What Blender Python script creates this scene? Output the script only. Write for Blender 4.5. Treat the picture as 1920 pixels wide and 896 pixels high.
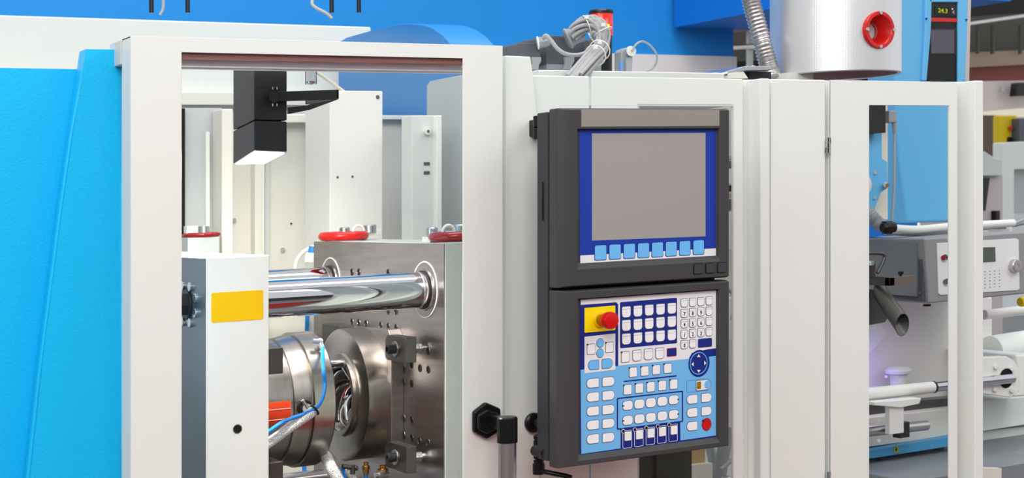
import bpy, math, random
from mathutils import Vector, Matrix
random.seed(7)
for o in list(bpy.data.objects): bpy.data.objects.remove(o)
SC = bpy.context.scene; COL = SC.collection

# ------------------------------------------------------------------ camera, world, lights
FPX = 2875.0; CX = 960.0; HY = 430.0; KS = 0.036; YAW = math.atan2(1640, 2875); CZ = 1.5
cs, sn = math.cos(YAW), math.sin(YAW)
cam = bpy.data.cameras.new('camera'); camo = bpy.data.objects.new('camera', cam); COL.objects.link(camo)
cam.sensor_width = 36; cam.lens = FPX/1920*36; cam.shift_y = -(448-HY)/1920.0
camo.location = (0, 0, CZ); camo.rotation_euler = (math.pi/2, 0, -YAW)
cam.clip_end = 200; cam.dof.use_dof = True; cam.dof.focus_distance = 3.55; cam.dof.aperture_fstop = 9
SC.camera = camo
wd = bpy.data.worlds.new('hall_light'); SC.world = wd; wd.use_nodes = True
wd.node_tree.nodes['Background'].inputs[0].default_value = (0.95, 0.97, 1.0, 1)
wd.node_tree.nodes['Background'].inputs[1].default_value = 0.85
SC.view_settings.view_transform = 'Standard'; SC.view_settings.look = 'None'
SC.view_settings.gamma = 1; SC.view_settings.exposure = 0.15
def area(name, loc, tgt, sx, sy, power, col=(1, 1, 1)):
    l = bpy.data.lights.new(name, 'AREA'); l.shape = 'RECTANGLE'; l.size = sx; l.size_y = sy
    l.energy = power; l.color = col
    o = bpy.data.objects.new(name, l); COL.objects.link(o); o.location = loc
    o.rotation_euler = (Vector(tgt)-Vector(loc)).to_track_quat('-Z', 'Y').to_euler(); return o
area('hall_lamp_front', (-0.6, -0.8, 4.2), (1.9, 3.0, 1.2), 3.0, 2.0, 110, (1, .985, .96))
area('hall_lamp_right', (4.2, 0.3, 4.6), (2.6, 3.2, 1.3), 2.4, 1.6, 45, (1, .985, .96))
area('guard_fill_light', (-3.0, 0.2, 3.6), (0.4, 3.1, 1.3), 2.0, 1.6, 38, (1, .985, .96))  # added fill light that evens out the blue guards
area('wall_fill_light', (2.0, 3.4, 5.6), (2.6, 6.6, 2.2), 4.0, 1.2, 110, (1, .985, .96))  # added light that brightens the blue back wall

# ------------------------------------------------------------------ helpers
def W(p): return Vector((p[0], p[1], p[2]+KS*p[0]))
def ray(x, y):
    u = (x-CX)/FPX
    return (sn+u*cs, cs-u*sn, (HY-y)/FPX)
def P(x, y, Y):                       # point of the plane at depth Y
    d = ray(x, y); t = Y/d[1]; X = t*d[0]; return (X, Y, CZ+t*d[2]-KS*X)
def PX(x, y, X):                      # point of the cross plane at X
    d = ray(x, y); t = X/d[0]; return (X, t*d[1], CZ+t*d[2]-KS*X)
LOC = {}
class MB:
    def __init__(s): s.v = []; s.f = []; s.m = []; s.mi = 0
    def add(s, vs, fs):
        b = len(s.v); s.v += [tuple(p) for p in vs]
        for f in fs: s.f.append(tuple(b+i for i in f)); s.m.append(s.mi)
        return s
    def box(s, x0, x1, y0, y1, z0, z1):
        return s.add([(x0,y0,z0),(x1,y0,z0),(x1,y1,z0),(x0,y1,z0),(x0,y0,z1),(x1,y0,z1),(x1,y1,z1),(x0,y1,z1)],
                     [(0,3,2,1),(4,5,6,7),(0,1,5,4),(1,2,6,5),(2,3,7,6),(3,0,4,7)])
    def prism(s, pts, vec):
        n = len(pts); q = [tuple(p[i]+vec[i] for i in range(3)) for p in pts]
        return s.add(list(pts)+q, [tuple(range(n)), tuple(range(2*n-1, n-1, -1))]+[(i, i+n, (i+1) % n+n, (i+1) % n) for i in range(n)])
    def frame(s, o, i, vec, oi2=None):
        n = len(o); f = lambda L: [tuple(p[k]+vec[k] for k in range(3)) for p in L]
        vs = list(o)+list(i)+f(o)+(f(i) if oi2 is None else list(oi2)); fs = []
        for a in range(n):
            b = (a+1) % n
            fs += [(a, b, n+b, n+a), (2*n+b, 2*n+a, 3*n+a, 3*n+b), (b, a, 2*n+a, 2*n+b), (n+a, n+b, 3*n+b, 3*n+a)]
        return s.add(vs, fs)
    def S(s, px, Y, th): return s.prism([P(x, y, Y) for x, y in px], (0, th, 0))
    def SX(s, px, X, th): return s.prism([PX(x, y, X) for x, y in px], (th, 0, 0))
    def rbox(s, x0, y0, x1, y1, Y, th, ref=0):
        a = P(x0, y0 if ref == 0 else y0, Y); b = P(x1, y0, Y)
        r = x0 if ref == 0 else x1 if ref == 1 else (x0+x1)/2
        zt = P(r, y0, Y)[2]; zb = P(r, y1, Y)[2]
        return s.box(a[0], b[0], Y, Y+th, zb, zt)
    def cyl(s, p0, p1, r0, r1=None, n=32, caps=True):
        r1 = r0 if r1 is None else r1
        return s.path([p0, p1], [r0, r1], n, caps)
    def path(s, pts, rs, n=10, caps=True):
        pts = [Vector(p) for p in pts]; m = len(pts)
        if not isinstance(rs, (list, tuple)): rs = [rs]*m
        t0 = (pts[1]-pts[0]).normalized(); up = Vector((0, 0, 1)) if abs(t0.z) < .9 else Vector((0, 1, 0))
        a = t0.cross(up).normalized(); vs = []
        for i, p in enumerate(pts):
            t = (pts[min(i+1, m-1)]-pts[max(i-1, 0)])
            if t.length < 1e-9: t = t0.copy()
            t.normalize(); a = (a-t*a.dot(t)).normalized(); b = t.cross(a)
            for k in range(n):
                w = 2*math.pi*k/n; vs.append(tuple(p+(a*math.cos(w)+b*math.sin(w))*rs[i]))
        fs = [(i*n+k, i*n+(k+1) % n, (i+1)*n+(k+1) % n, (i+1)*n+k) for i in range(m-1) for k in range(n)]
        if caps: fs += [tuple(range(n-1, -1, -1)), tuple((m-1)*n+k for k in range(n))]
        return s.add(vs, fs)
    def lathe(s, o, axis, prof, n=48):     # prof: (radius, height) along axis from o
        ax = Vector(axis).normalized(); up = Vector((0, 0, 1)) if abs(ax.z) < .9 else Vector((0, 1, 0))
        a = ax.cross(up).normalized(); b = ax.cross(a); o = Vector(o); vs = []
        for r, h in prof:
            for k in range(n):
                w = 2*math.pi*k/n; vs.append(tuple(o+ax*h+(a*math.cos(w)+b*math.sin(w))*r))
        m = len(prof)
        fs = [(i*n+k, i*n+(k+1) % n, (i+1)*n+(k+1) % n, (i+1)*n+k) for i in range(m-1) for k in range(n)]
        return s.add(vs, fs)
    def torus(s, c, axis, R, r, n=40, m=12, a0=0, a1=2*math.pi):
        ax = Vector(axis).normalized(); up = Vector((0, 0, 1)) if abs(ax.z) < .9 else Vector((1, 0, 0))
        a = ax.cross(up).normalized(); b = ax.cross(a); c = Vector(c)
        full = abs(a1-a0-2*math.pi) < 1e-6; N = n if full else n+1; vs = []
        for i in range(N):
            w = a0+(a1-a0)*i/n; d = a*math.cos(w)+b*math.sin(w)
            for k in range(m):
                q = 2*math.pi*k/m; vs.append(tuple(c+d*(R+r*math.cos(q))+ax*r*math.sin(q)))
        fs = [(i*m+k, i*m+(k+1) % m, ((i+1) % N)*m+(k+1) % m, ((i+1) % N)*m+k) for i in range(n) for k in range(m)]
        if not full: fs += [tuple(range(m)), tuple((N-1)*m+k for k in range(m-1, -1, -1))]
        return s.add(vs, fs)
    def build(s, name, mats, parent=None, bevel=0, label=None, cat=None, group=None, kind=None, ang=35):
        vs = [W(p) for p in s.v]
        lo = Vector([min(p[i] for p in vs) for i in range(3)]); hi = Vector([max(p[i] for p in vs) for i in range(3)])
        o0 = (lo+hi)/2; o0.z = lo.z
        me = bpy.data.meshes.new(name); me.from_pydata([tuple(p-o0) for p in vs], [], s.f)
        mats = mats if isinstance(mats, (list, tuple)) else [mats]
        for m in mats: me.materials.append(m)
        for p, mi in zip(me.polygons, s.m): p.material_index = mi
        import bmesh
        bm = bmesh.new(); bm.from_mesh(me); bmesh.ops.recalc_face_normals(bm, faces=bm.faces[:]); bm.to_mesh(me); bm.free()
        for p in me.polygons: p.use_smooth = True
        me.set_sharp_from_angle(angle=math.radians(ang))
        return link(name, me, o0, parent, bevel, label, cat, group, kind)
def link(name, me, o0, parent=None, bevel=0, label=None, cat=None, group=None, kind=None):
    o = bpy.data.objects.new(name, me); COL.objects.link(o)
    LOC[o] = Vector(o0)
    if parent is not None: o.parent = parent; o.location = LOC[o]-LOC[parent]
    else: o.location = o0
    if bevel:
        b = o.modifiers.new('bevel', 'BEVEL'); b.width = bevel; b.segments = 2; b.limit_method = 'ANGLE'; b.angle_limit = math.radians(40)
        b.harden_normals = True
    if label: o['label'] = label
    if cat: o['category'] = cat
    if group: o['group'] = group
    if kind: o['kind'] = kind
    return o
def thing(name, base, label, cat, group=None):
    o = bpy.data.objects.new(name, None); COL.objects.link(o); o.empty_display_size = .05
    o.location = W(base); LOC[o] = W(base); o['label'] = label; o['category'] = cat
    if group: o['group'] = group
    return o
def catmull(pts, k=8):
    pts = [Vector(p) for p in pts]; q = [pts[0]*2-pts[1]]+pts+[pts[-1]*2-pts[-2]]; out = []
    for i in range(1, len(q)-2):
        a, b, c, d = q[i-1:i+3]
        for j in range(k):
            t = j/k; out.append(.5*((2*b)+(c-a)*t+(2*a-5*b+4*c-d)*t*t+(3*b-a-3*c+d)*t**3))
    out.append(pts[-1]); return out
def s2l(c): c /= 255.; return c/12.92 if c <= .04045 else ((c+.055)/1.055)**2.4
MATS = {}
def mat(name, rgb, rough=.5, metal=0, bump=0, bscale=200, emit=0, var=0, vscale=8, coat=0, spec=.32, aniso=0, stretch=None):
    m = bpy.data.materials.new(name); m.use_nodes = True; nt = m.node_tree; b = nt.nodes['Principled BSDF']
    col = tuple(s2l(c) for c in rgb)+(1,)
    b.inputs['Base Color'].default_value = col; b.inputs['Roughness'].default_value = rough
    b.inputs['Metallic'].default_value = metal; b.inputs['Coat Weight'].default_value = coat
    b.inputs['Specular IOR Level'].default_value = spec
    tc = nt.nodes.new('ShaderNodeTexCoord'); mp = nt.nodes.new('ShaderNodeMapping')
    nt.links.new(tc.outputs['Object'], mp.inputs[0])
    if stretch: mp.inputs['Scale'].default_value = stretch
    if bump:
        n = nt.nodes.new('ShaderNodeTexNoise'); n.inputs['Scale'].default_value = bscale; nt.links.new(mp.outputs[0], n.inputs['Vector'])
        bp = nt.nodes.new('ShaderNodeBump'); bp.inputs['Strength'].default_value = bump; bp.inputs['Distance'].default_value = .002
        nt.links.new(n.outputs[0], bp.inputs['Height']); nt.links.new(bp.outputs[0], b.inputs['Normal'])
    n2 = nt.nodes.new('ShaderNodeTexNoise'); n2.inputs['Scale'].default_value = vscale; nt.links.new(mp.outputs[0], n2.inputs['Vector'])
    mx = nt.nodes.new('ShaderNodeMix'); mx.data_type = 'RGBA'; mx.blend_type = 'MULTIPLY'
    mx.inputs['Factor'].default_value = 1; mx.inputs['A'].default_value = col
    cr = nt.nodes.new('ShaderNodeMapRange'); cr.inputs['To Min'].default_value = 1-var; cr.inputs['To Max'].default_value = 1
    cr.inputs['From Min'].default_value = .3; cr.inputs['From Max'].default_value = .7
    nt.links.new(n2.outputs[0], cr.inputs[0]); nt.links.new(cr.outputs[0], mx.inputs['B']); nt.links.new(mx.outputs['Result'], b.inputs['Base Color'])
    if emit: b.inputs['Emission Color'].default_value = col; b.inputs['Emission Strength'].default_value = emit
    MATS[name] = m; return m
M_white = mat('white_powder_paint', (231, 235, 229), .38, bump=.05, bscale=900, var=.01)
M_whitei = mat('inner_white_paint', (229, 228, 222), .42, bump=.05, bscale=900, var=.01)
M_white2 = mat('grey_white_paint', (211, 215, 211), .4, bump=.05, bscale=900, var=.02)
M_cream = mat('cream_paint', (226, 223, 212), .45, var=.03)
M_greyp = mat('pale_grey_paint', (186, 191, 191), .45, var=.03)
M_sky = mat('light_blue_paint', (12, 190, 246), .42, bump=.3, bscale=260, var=.02)
M_arch = mat('mid_blue_cover', (58, 136, 205), .22)
M_back = mat('blue_booth_wall', (24, 136, 212), .65, var=.08, vscale=.8)
M_back2 = mat('bright_blue_box', (2, 112, 206), .65)
M_dryer = mat('dryer_blue', (98, 178, 226), .35, coat=.2)
M_backw = mat('booth_white', (222, 215, 212), .6)
M_dark = mat('charcoal_plastic', (62, 62, 63), .5, bump=.12, bscale=700, var=.03)
M_dark2 = mat('charcoal_side', (54, 55, 60), .5, bump=.2, bscale=700)
M_black = mat('black_plastic', (18, 18, 19), .3)
M_blackm = mat('black_satin', (38, 38, 40), .42, var=.1)
M_rubber = mat('black_rubber', (22, 22, 22), .7)
M_steel = mat('machined_steel', (178, 170, 168), .32, 1, var=.18, vscale=6, bump=.06, bscale=60, stretch=(1, 1, 12))
M_steelc = mat('turned_steel', (172, 166, 160), .26, 1, var=.15, vscale=5, bump=.05, bscale=80, stretch=(14, 1, 1))
M_steeld = mat('dark_steel', (112, 108, 106), .38, 1, var=.3, vscale=12)
M_chrome = mat('chrome', (205, 205, 209), .06, 1)
M_satin = mat('satin_aluminium', (200, 196, 196), .32, 1)
M_zinc = mat('zinc_plated', (205, 208, 210), .28, 1)
M_plate = mat('brushed_plate', (165, 160, 150), .5, .6, var=.06, stretch=(1, 1, 8))
M_brass = mat('brass', (190, 145, 70), .25, 1)
M_platen = mat('blue_grey_platen', (104, 116, 124), .32, .5, var=.15, vscale=5)
M_hole = mat('dark_hole', (14, 12, 12), .8)
M_yellow = mat('yellow_sticker', (252, 196, 0), .5)
M_oranged = mat('orange_red_plate', (224, 66, 20), .45, var=.05)
M_red = mat('red_gloss', (196, 20, 16), .3, coat=.3)
M_redk = mat('dark_red_gloss', (140, 14, 20), .22, coat=.5)
M_bluehose = mat('blue_hose', (25, 125, 215), .25, coat=.3)
M_screen = mat('grey_screen', (160, 157, 153), .22, spec=.6)
M_royal = mat('royal_blue_print', (20, 56, 160), .45)
M_navy = mat('navy_print', (20, 38, 128), .45)
M_lblue = mat('light_blue_print', (112, 184, 236), .45)
M_print = mat('white_print', (229, 231, 231), .45)
M_key = mat('white_key', (238, 240, 240), .4)
M_keyb = mat('blue_key', (108, 186, 242), .4)
M_line = mat('key_outline', (88, 98, 130), .5)
M_ink = mat('black_ink', (20, 20, 24), .5)
M_keyk = mat('grey_key', (58, 60, 66), .5)
M_signal = mat('signal_yellow', (248, 222, 0), .45)
M_amber = mat('amber_display', (150, 105, 10), .3)
M_greypl = mat('grey_plastic', (150, 155, 160), .45)
M_greydk = mat('dark_grey_hood', (88, 92, 98), .5, var=.1)
M_cable = mat('grey_cable', (160, 160, 162), .45)
M_wtie = mat('white_nylon', (228, 228, 224), .4)
M_cord = mat('pale_cord', (196, 190, 176), .5)
M_lcd = mat('lcd_glass', (88, 96, 84), .2)
M_carpet = mat('red_carpet', (150, 34, 30), .95, bump=.4, bscale=500, var=.1, vscale=40)
M_floor = mat('grey_floor', (120, 122, 124), .45, var=.08, vscale=2)
M_deck = mat('grey_deck', (128, 134, 138), .5, var=.08)
M_tan = mat('tan_panel', (190, 160, 118), .5)
M_olive = mat('dark_olive_panel', (70, 66, 54), .35, var=.25, vscale=3)
M_hall = mat('dark_hall', (30, 29, 28), .8)
M_hallg = mat('hall_balustrade', (74, 74, 68), .7)
M_beige = mat('hall_beige', (146, 126, 108), .7)
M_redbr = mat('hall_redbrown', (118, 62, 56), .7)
M_pink = mat('hall_pinkwhite', (205, 192, 190), .7)
M_yel2 = mat('far_yellow', (220, 190, 20), .6)
M_tagblue = mat('tag_blue', (90, 150, 215), .5)
M_green = mat('warning_yellow_green', (150, 170, 20), .5)
def emis(name, rgb, strength):
    m = bpy.data.materials.new(name); m.use_nodes = True; nt = m.node_tree; nt.nodes.clear()
    e = nt.nodes.new('ShaderNodeEmission'); o = nt.nodes.new('ShaderNodeOutputMaterial')
    e.inputs[0].default_value = tuple(s2l(c) for c in rgb)+(1,); e.inputs[1].default_value = strength
    nt.links.new(e.outputs[0], o.inputs[0]); return m
M_lamp = emis('lamp_glow', (255, 250, 240), 8)
M_disp = emis('display_digits', (190, 200, 20), .9)
M_glow = emis('beacon_bulb', (255, 150, 20), 6)
M_purple = emis('indicator_violet', (150, 110, 255), 2.5)
def glass(name, tint, refl=.08, rough=.02, tr=.97):
    m = bpy.data.materials.new(name); m.use_nodes = True; nt = m.node_tree; nt.nodes.clear()
    t = nt.nodes.new('ShaderNodeBsdfTransparent'); g = nt.nodes.new('ShaderNodeBsdfGlossy'); x = nt.nodes.new('ShaderNodeMixShader')
    fr = nt.nodes.new('ShaderNodeFresnel'); fr.inputs[0].default_value = 1.16; o = nt.nodes.new('ShaderNodeOutputMaterial')
    t.inputs[0].default_value = tint+(1,); g.inputs['Roughness'].default_value = rough; g.inputs[0].default_value = (1, 1, 1, 1)
    mm = nt.nodes.new('ShaderNodeMath'); mm.operation = 'MULTIPLY_ADD'; mm.inputs[1].default_value = 1; mm.inputs[2].default_value = refl-.03
    nt.links.new(fr.outputs[0], mm.inputs[0]); nt.links.new(mm.outputs[0], x.inputs[0])
    nt.links.new(t.outputs[0], x.inputs[1]); nt.links.new(g.outputs[0], x.inputs[2]); nt.links.new(x.outputs[0], o.inputs[0]); return m
M_glass = glass('clear_pane', (.985, .99, .985), .03)
M_redglass = mat('red_lens', (205, 10, 5), .2, coat=.3); 
M_redglass.node_tree.nodes['Principled BSDF'].inputs['Emission Color'].default_value = (1, .02, .01, 1)
M_redglass.node_tree.nodes['Principled BSDF'].inputs['Emission Strength'].default_value = .5
M_clear = glass('clear_plastic', (.8, .8, .84), .12)
def braid():
    m = bpy.data.materials.new('braided_hose'); m.use_nodes = True; nt = m.node_tree; b = nt.nodes['Principled BSDF']
    tc = nt.nodes.new('ShaderNodeTexCoord'); v = nt.nodes.new('ShaderNodeTexVoronoi'); v.feature = 'DISTANCE_TO_EDGE'; v.inputs['Scale'].default_value = 230
    cr = nt.nodes.new('ShaderNodeValToRGB'); cr.color_ramp.elements[0].color = (.75, .75, .75, 1); cr.color_ramp.elements[1].color = (.28, .28, .28, 1)
    cr.color_ramp.elements[0].position = .05; cr.color_ramp.elements[1].position = .25
    nt.links.new(tc.outputs['Object'], v.inputs['Vector']); nt.links.new(v.outputs[0], cr.inputs[0]); nt.links.new(cr.outputs[0], b.inputs['Base Color'])
    b.inputs['Roughness'].default_value = .2; return m
M_braid = braid()
def mesh_metal():                    # fine perforated sheet of the hopper
    m = bpy.data.materials.new('perforated_sheet'); m.use_nodes = True; nt = m.node_tree; b = nt.nodes['Principled BSDF']
    tc = nt.nodes.new('ShaderNodeTexCoord'); v = nt.nodes.new('ShaderNodeTexVoronoi'); v.inputs['Scale'].default_value = 260; v.inputs['Randomness'].default_value = 0
    bp = nt.nodes.new('ShaderNodeBump'); bp.inputs['Strength'].default_value = .35; bp.inputs['Distance'].default_value = .001
    nt.links.new(tc.outputs['Object'], v.inputs['Vector']); nt.links.new(v.outputs[0], bp.inputs['Height']); nt.links.new(bp.outputs[0], b.inputs['Normal'])
    b.inputs['Base Color'].default_value = (.72, .72, .73, 1); b.inputs['Metallic'].default_value = .75; b.inputs['Roughness'].default_value = .38; return m
M_mesh = mesh_metal()

def text(body, size, p, mt, name, parent, rotz=0, squeeze=1.0):
    c = bpy.data.curves.new(name, 'FONT'); c.offset = .0002; c.body = body; c.size = size; c.align_x = 'CENTER'; c.align_y = 'CENTER'; c.extrude = .0003; c.resolution_u = 3
    t = bpy.data.objects.new('tmp', c); COL.objects.link(t); bpy.context.view_layer.update()
    me = bpy.data.meshes.new_from_object(t.evaluated_get(bpy.context.evaluated_depsgraph_get()))
    bpy.data.objects.remove(t)
    me.transform(Matrix.Rotation(rotz, 4, 'Z') @ Matrix.Rotation(math.pi/2, 4, 'X') @ Matrix.Diagonal((squeeze, 1, 1, 1))); me.materials.clear(); me.materials.append(mt)
    return link(name, me, W(p), parent)

# ------------------------------------------------------------------ the setting
def tagd(o, label, cat, group=None):
    o['label'] = label; o['category'] = cat
    if group: o['group'] = group
MB().box(-8, 14, -6, 16, -.1, 0).build('floor', M_floor, kind='structure')
M_surr = mat('hall_wall_taupe', (96, 88, 82), .8, var=.3, vscale=.6)
MB().box(-8, 14, -6.2, -6, 0, 2.6).build('wall_front', M_surr, kind='structure')
MB().box(-8.2, -8, -6, 16, 0, 2.6).build('wall_left', M_surr, kind='structure')
MB().box(-2.5, 4.5, .6, 2.5, 0, .012).build('carpet', M_carpet, label='red carpet on the hall floor in front of the machine', cat='carpet')
YB = 6.6
a = P(-400, 0, YB); b = P(1375, 107, YB)
MB().box(a[0], b[0], YB, YB+.1, b[2], 5.5).build('wall_back', M_back, kind='structure')
MB().box(a[0], b[0], YB-.03, YB+.1, 0, b[2]).build('trim_1', M_backw, kind='structure')
# bright blue box hanging on the wall
xb = PX(1262, 52, 1)[0]
q = P(1262, 52, YB-.03)
bb = MB().prism([(q[0], YB-.04, q[2]), (q[0], YB-.04, 5.5), (q[0], 5.2, 5.5), (q[0], 5.2, q[2])], (1.0, 0, 0))
tagd(bb.build('header_box', M_back2), 'bright blue square header box jutting out of the blue wall', 'booth panel')

# the far hall, right of the blue wall
YH = 15.0
def hall(name, px, m, label, cat, Y=YH, th=.3):
    return MB().S(px, Y, th).build(name, m, label=label, cat=cat)
hh = MB().S([(1300, -200), (2500, -200), (2500, 230), (1300, 230)], YH+2, .2).build('wall_far', M_hall, kind='structure')
t = thing('gallery', P(1870, 150, YH), 'dark upper gallery with steel handrail and beige floor edge far behind the machine', 'gallery')
MB().S([(1330, 62), (2000, 20), (2000, 92), (1330, 115)], YH+.5, .1).build('balustrade', M_hallg, t)
for x in (1834, 1862, 1914): MB().S([(x, 46), (x+3, 45), (x+3, 100), (x, 101)], YH-.2, .05).build('post', M_hallg, t)
MB().cyl(P(1800, 47, YH-.25), P(1960, 24, YH-.25), .022).build('handrail', M_satin, t)
MB().cyl(P(1330, 90, YH-.25), P(1470, 84, YH-.25), .03).build('handrail', M_satin, t)
MB().S([(1404, 50), (1412, 50), (1412, 130), (1404, 130)], YH-.2, .05).build('post', M_greyp, t)
MB().S([(1780, 100), (2050, 88), (2050, 114), (1780, 128)], YH-.1, .5).build('floor_edge', M_beige, t)
MB().S([(1780, 128), (2050, 114), (2050, 152), (1780, 153)], YH, .5).build('soffit', M_redbr, t)
MB().S([(1370, 28), (1470, 10), (1470, 48), (1370, 56)], YH-.6, .5).build('canopy', mat('plum_canopy', (105, 50, 100), .6), t, label='plum coloured canopy edge')
t = thing('far_booth', P(1880, 300, 13), 'pinkish white booth fascia with round emblem right of the white corner post', 'booth')
MB().S([(1780, 153), (2000, 150), (2000, 196), (1780, 214)], 13, .3).build('fascia', M_pink, t, bevel=.01)
MB().S([(1780, 214), (2000, 196), (2000, 216), (1780, 218)], 12.9, .3).build('fascia_light', emis('booth_strip', (236, 230, 210), .75), t)
MB().S([(1908, 155), (1960, 155), (1960, 178), (1905, 180)], 12.8, .1).build('dark_display', M_black, t)
e = MB(); e.torus(P(1881, 178, 12.95), (0, 1, 0), .03, .006); e.cyl(P(1881, 172, 12.95), P(1881, 158, 12.95), .02, .004, n=12); e.build('emblem', M_greyp, t)
hall('far_partition', [(1780, 216), (1872, 216), (1872, 300), (1780, 300)], mat('far_brown', (96, 78, 66), .7), 'brown partition wall below the white booth fascia', 'partition', 12.5)
t = thing('yellow_robot', P(1890, 265, 11), 'distant yellow machine with black openings behind the white cabinet', 'machine')
y = MB().S([(1872, 216), (1908, 216), (1912, 240), (1908, 290), (1872, 290)], 11, .08).build('body', M_yel2, t, bevel=.02)
MB().cyl(P(1893, 262, 10.98), P(1893, 262, 11.1), .03).build('opening', M_hole, t)
MB().cyl(P(1895, 240, 10.97), P(1895, 240, 11.1), .022).build('lamp', M_red, t)
MB().S([(1911, 222), (1930, 222), (1930, 270), (1911, 270)], 10.9, .1).build('grey_unit', M_greydk, t)
t = thing('far_cabinet', P(1900, 430, 9), 'tall white cabinet in soft focus at the right edge with a recessed grey opening', 'cabinet')
MB().S([(1878, 267), (2000, 262), (2000, 315), (1902, 318), (1902, 430), (1878, 430)], 9, .1).build('body', M_white, t, bevel=.01)
MB().S([(1902, 318), (2000, 315), (2000, 400), (1902, 400)], 9.11, .1).build('recess', M_greyp, t)
t = thing('far_machine', P(1860, 430, 8), 'blurred white machine hood with a slanted dark slot beside the corner post', 'machine')
MB().S([(1800, 284), (1848, 284), (1866, 296), (1880, 298), (1880, 330), (1800, 330)], 8, .12).build('hood', M_white2, t, bevel=.01)
MB().S([(1800, 330), (1880, 330), (1880, 925), (1800, 925)], 8.05, .4).build('body', M_pink, t)
MB().S([(1844, 333), (1856, 333), (1848, 395), (1842, 395)], 8.0, .05).build('slot', M_blackm, t)
MB().S([(1868, 395), (1875, 395), (1875, 415), (1868, 415)], 8.0, .05).build('latch', M_black, t)
hall('stand_wall', [(1780, 216), (2100, 216), (2100, 900), (1780, 900)], M_greyp, 'grey white stand wall in the far background under the gallery', 'wall panel', 13.6)

# ------------------------------------------------------------------ top left: long housing, hangers
t = thing('rear_housing', P(350, 200, 5.3), 'long off-white box housing with hard edges behind the cell below the blue wall', 'housing')
zt = P(0, 28, 5.3)[2]; zb = P(380, 176, 5.3)[2]; xl = P(-300, 30, 5.3)[0]; xr = P(696, 37, 5.3)[0]
MB().box(xl, xr, 5.3, 6.2, zb, zt).build('body', M_white2, t, bevel=.006)
z3 = P(380, 200, 5.3)[2]
MB().box(xl, P(640, 190, 5.25)[0], 5.22, 5.32, z3, zb).build('lower_rail', M_cream, t, bevel=.003)
for x, n in ((284, 0), (352, 1), (622, 2), (673, 3)):
    o = MB().cyl(P(x, 24, 5.7), P(x-1, -60, 5.7), .009, n=12).build('support_rod', M_black)
    tagd(o, ['thin black rod rising from the long housing, leftmost of four', 'thin black rod rising from the long housing, second from left', 'thin black rod left of the curved blue cover', 'thin black rod nearest the curved blue cover'][n], 'rod', 'black rods over the long housing')
tagd(MB().path(catmull([P(300, 28, 5.9), P(306, 12, 5.9), P(304, -20, 5.9)]), .006).build('hanging_wire', M_cable), 'short grey wire standing between the two left black rods', 'wire')
tagd(MB().path(catmull([P(622, 34, 5.9), P(612, 25, 5.9), P(592, 14, 5.9), P(585, 4, 5.9), P(592, -20, 5.9)]), .006).build('hanging_wire', M_cord), 'curled cream wire left of the third black rod', 'wire')

# blue arched cover (profile across the machine, extruded along it)
xA = PX(634, 77, 1)[0]
XA = P(634, 80, 5.2)[0]
prof = [(634, 420), (634, 79), (650, 70), (700, 56), (735, 47), (755, 44), (775, 44), (793, 46), (812, 53), (830, 66), (846, 84), (860, 110), (870, 150), (874, 420)]
pp = [PX(x, y, XA) for x, y in prof]
o = MB().prism(pp, (.16, 0, 0)).build('arched_cover', M_arch, bevel=.004, ang=25)
tagd(o, 'mid blue arched machine cover rising behind the safety door top', 'machine cover')

# ------------------------------------------------------------------ blue guards at left
Y1 = 3.06
t = thing('blue_guard', P(190, 896, Y1), 'textured light blue guard with slanted left edge next to the white door', 'guard panel')
MB().S([(161, 92), (232, 93), (232, 1000), (44, 1000), (55, 910), (80, 680), (120, 370), (140, 232)], Y1, .05).build('panel', M_sky, t)
t2 = thing('side_guard', P(60, 896, Y1+.03), 'wide light blue guard panel filling the left edge of the view', 'guard panel')
MB().S([(-60, 126), (165, 130), (165, 1000), (-60, 1000)], Y1+.055, .05).build('panel', M_sky, t2)
ob = MB()
ob.path([P(x-2, y, Y1+.004) for x, y in [(158, 130), (136, 250), (116, 390), (76, 700), (52, 920)]], .004, n=8); ob.build('edge_bead', M_sky, t2)

# ------------------------------------------------------------------ safety door
YD = 2.95; TH = .062
td = thing('safety_door', P(590, 1000, YD), 'large white sliding safety door frame with clear pane and grab handle', 'door')
def R4(x0, y0, x1, y1, Y, ref): 
    A = P(x0, y0, Y)[0]; B = P(x1, y0, Y)[0]; zt = P(ref, y0, Y)[2]; zb = P(ref, y1, Y)[2]
    return [(A, Y, zt), (B, Y, zt), (B, Y, zb), (A, Y, zb)]
outer = R4(245, 67, 943, 1150, YD, 245); inner = R4(341, 98, 868, 1110, YD, 341)
MB().frame(outer, inner, (0, .004, 0)).build('door_frame', M_white, td, bevel=.0015)
sd = MB(); sd.box(outer[0][0], outer[0][0]+.003, YD+.002, YD+TH, outer[2][2], outer[0][2]); sd.build('side_return', M_white, td, bevel=.001)
sd = MB(); sd.box(outer[0][0], outer[1][0], YD+.002, YD+TH, outer[0][2]-.003, outer[0][2]); sd.box(outer[1][0]-.003, outer[1][0], YD+.002, YD+TH, outer[2][2], outer[0][2]); sd.build('top_return', M_white, td)
MB().box(outer[0][0]+.012, outer[0][0]+.028, YD+.006, YD+.108, outer[2][2], outer[0][2]-.02).build('hidden_light_block', M_white2, td)  # unseen strip added to stop light spilling onto the blue guard
zr = lambda y, Y: P(341, y, Y)[2]
MB().box(inner[0][0]-.06, inner[1][0]+.02, YD+.008, YD+.03, zr(112, YD+.03), inner[0][2]+.03).build('reflection_strip', mat('painted_red_reflection', (140, 92, 84), .5), td, label='red-brown strip painted as a reflection')  # red-brown colour stands in for red reflected under the door top
MB().box(inner[0][0]-.06, inner[1][0]+.03, YD+.034, YD+.06, zr(125, YD+.05), inner[0][2]+.03).build('inner_track', mat('lilac_aluminium', (240, 236, 244), .4), td, bevel=.001)
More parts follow.
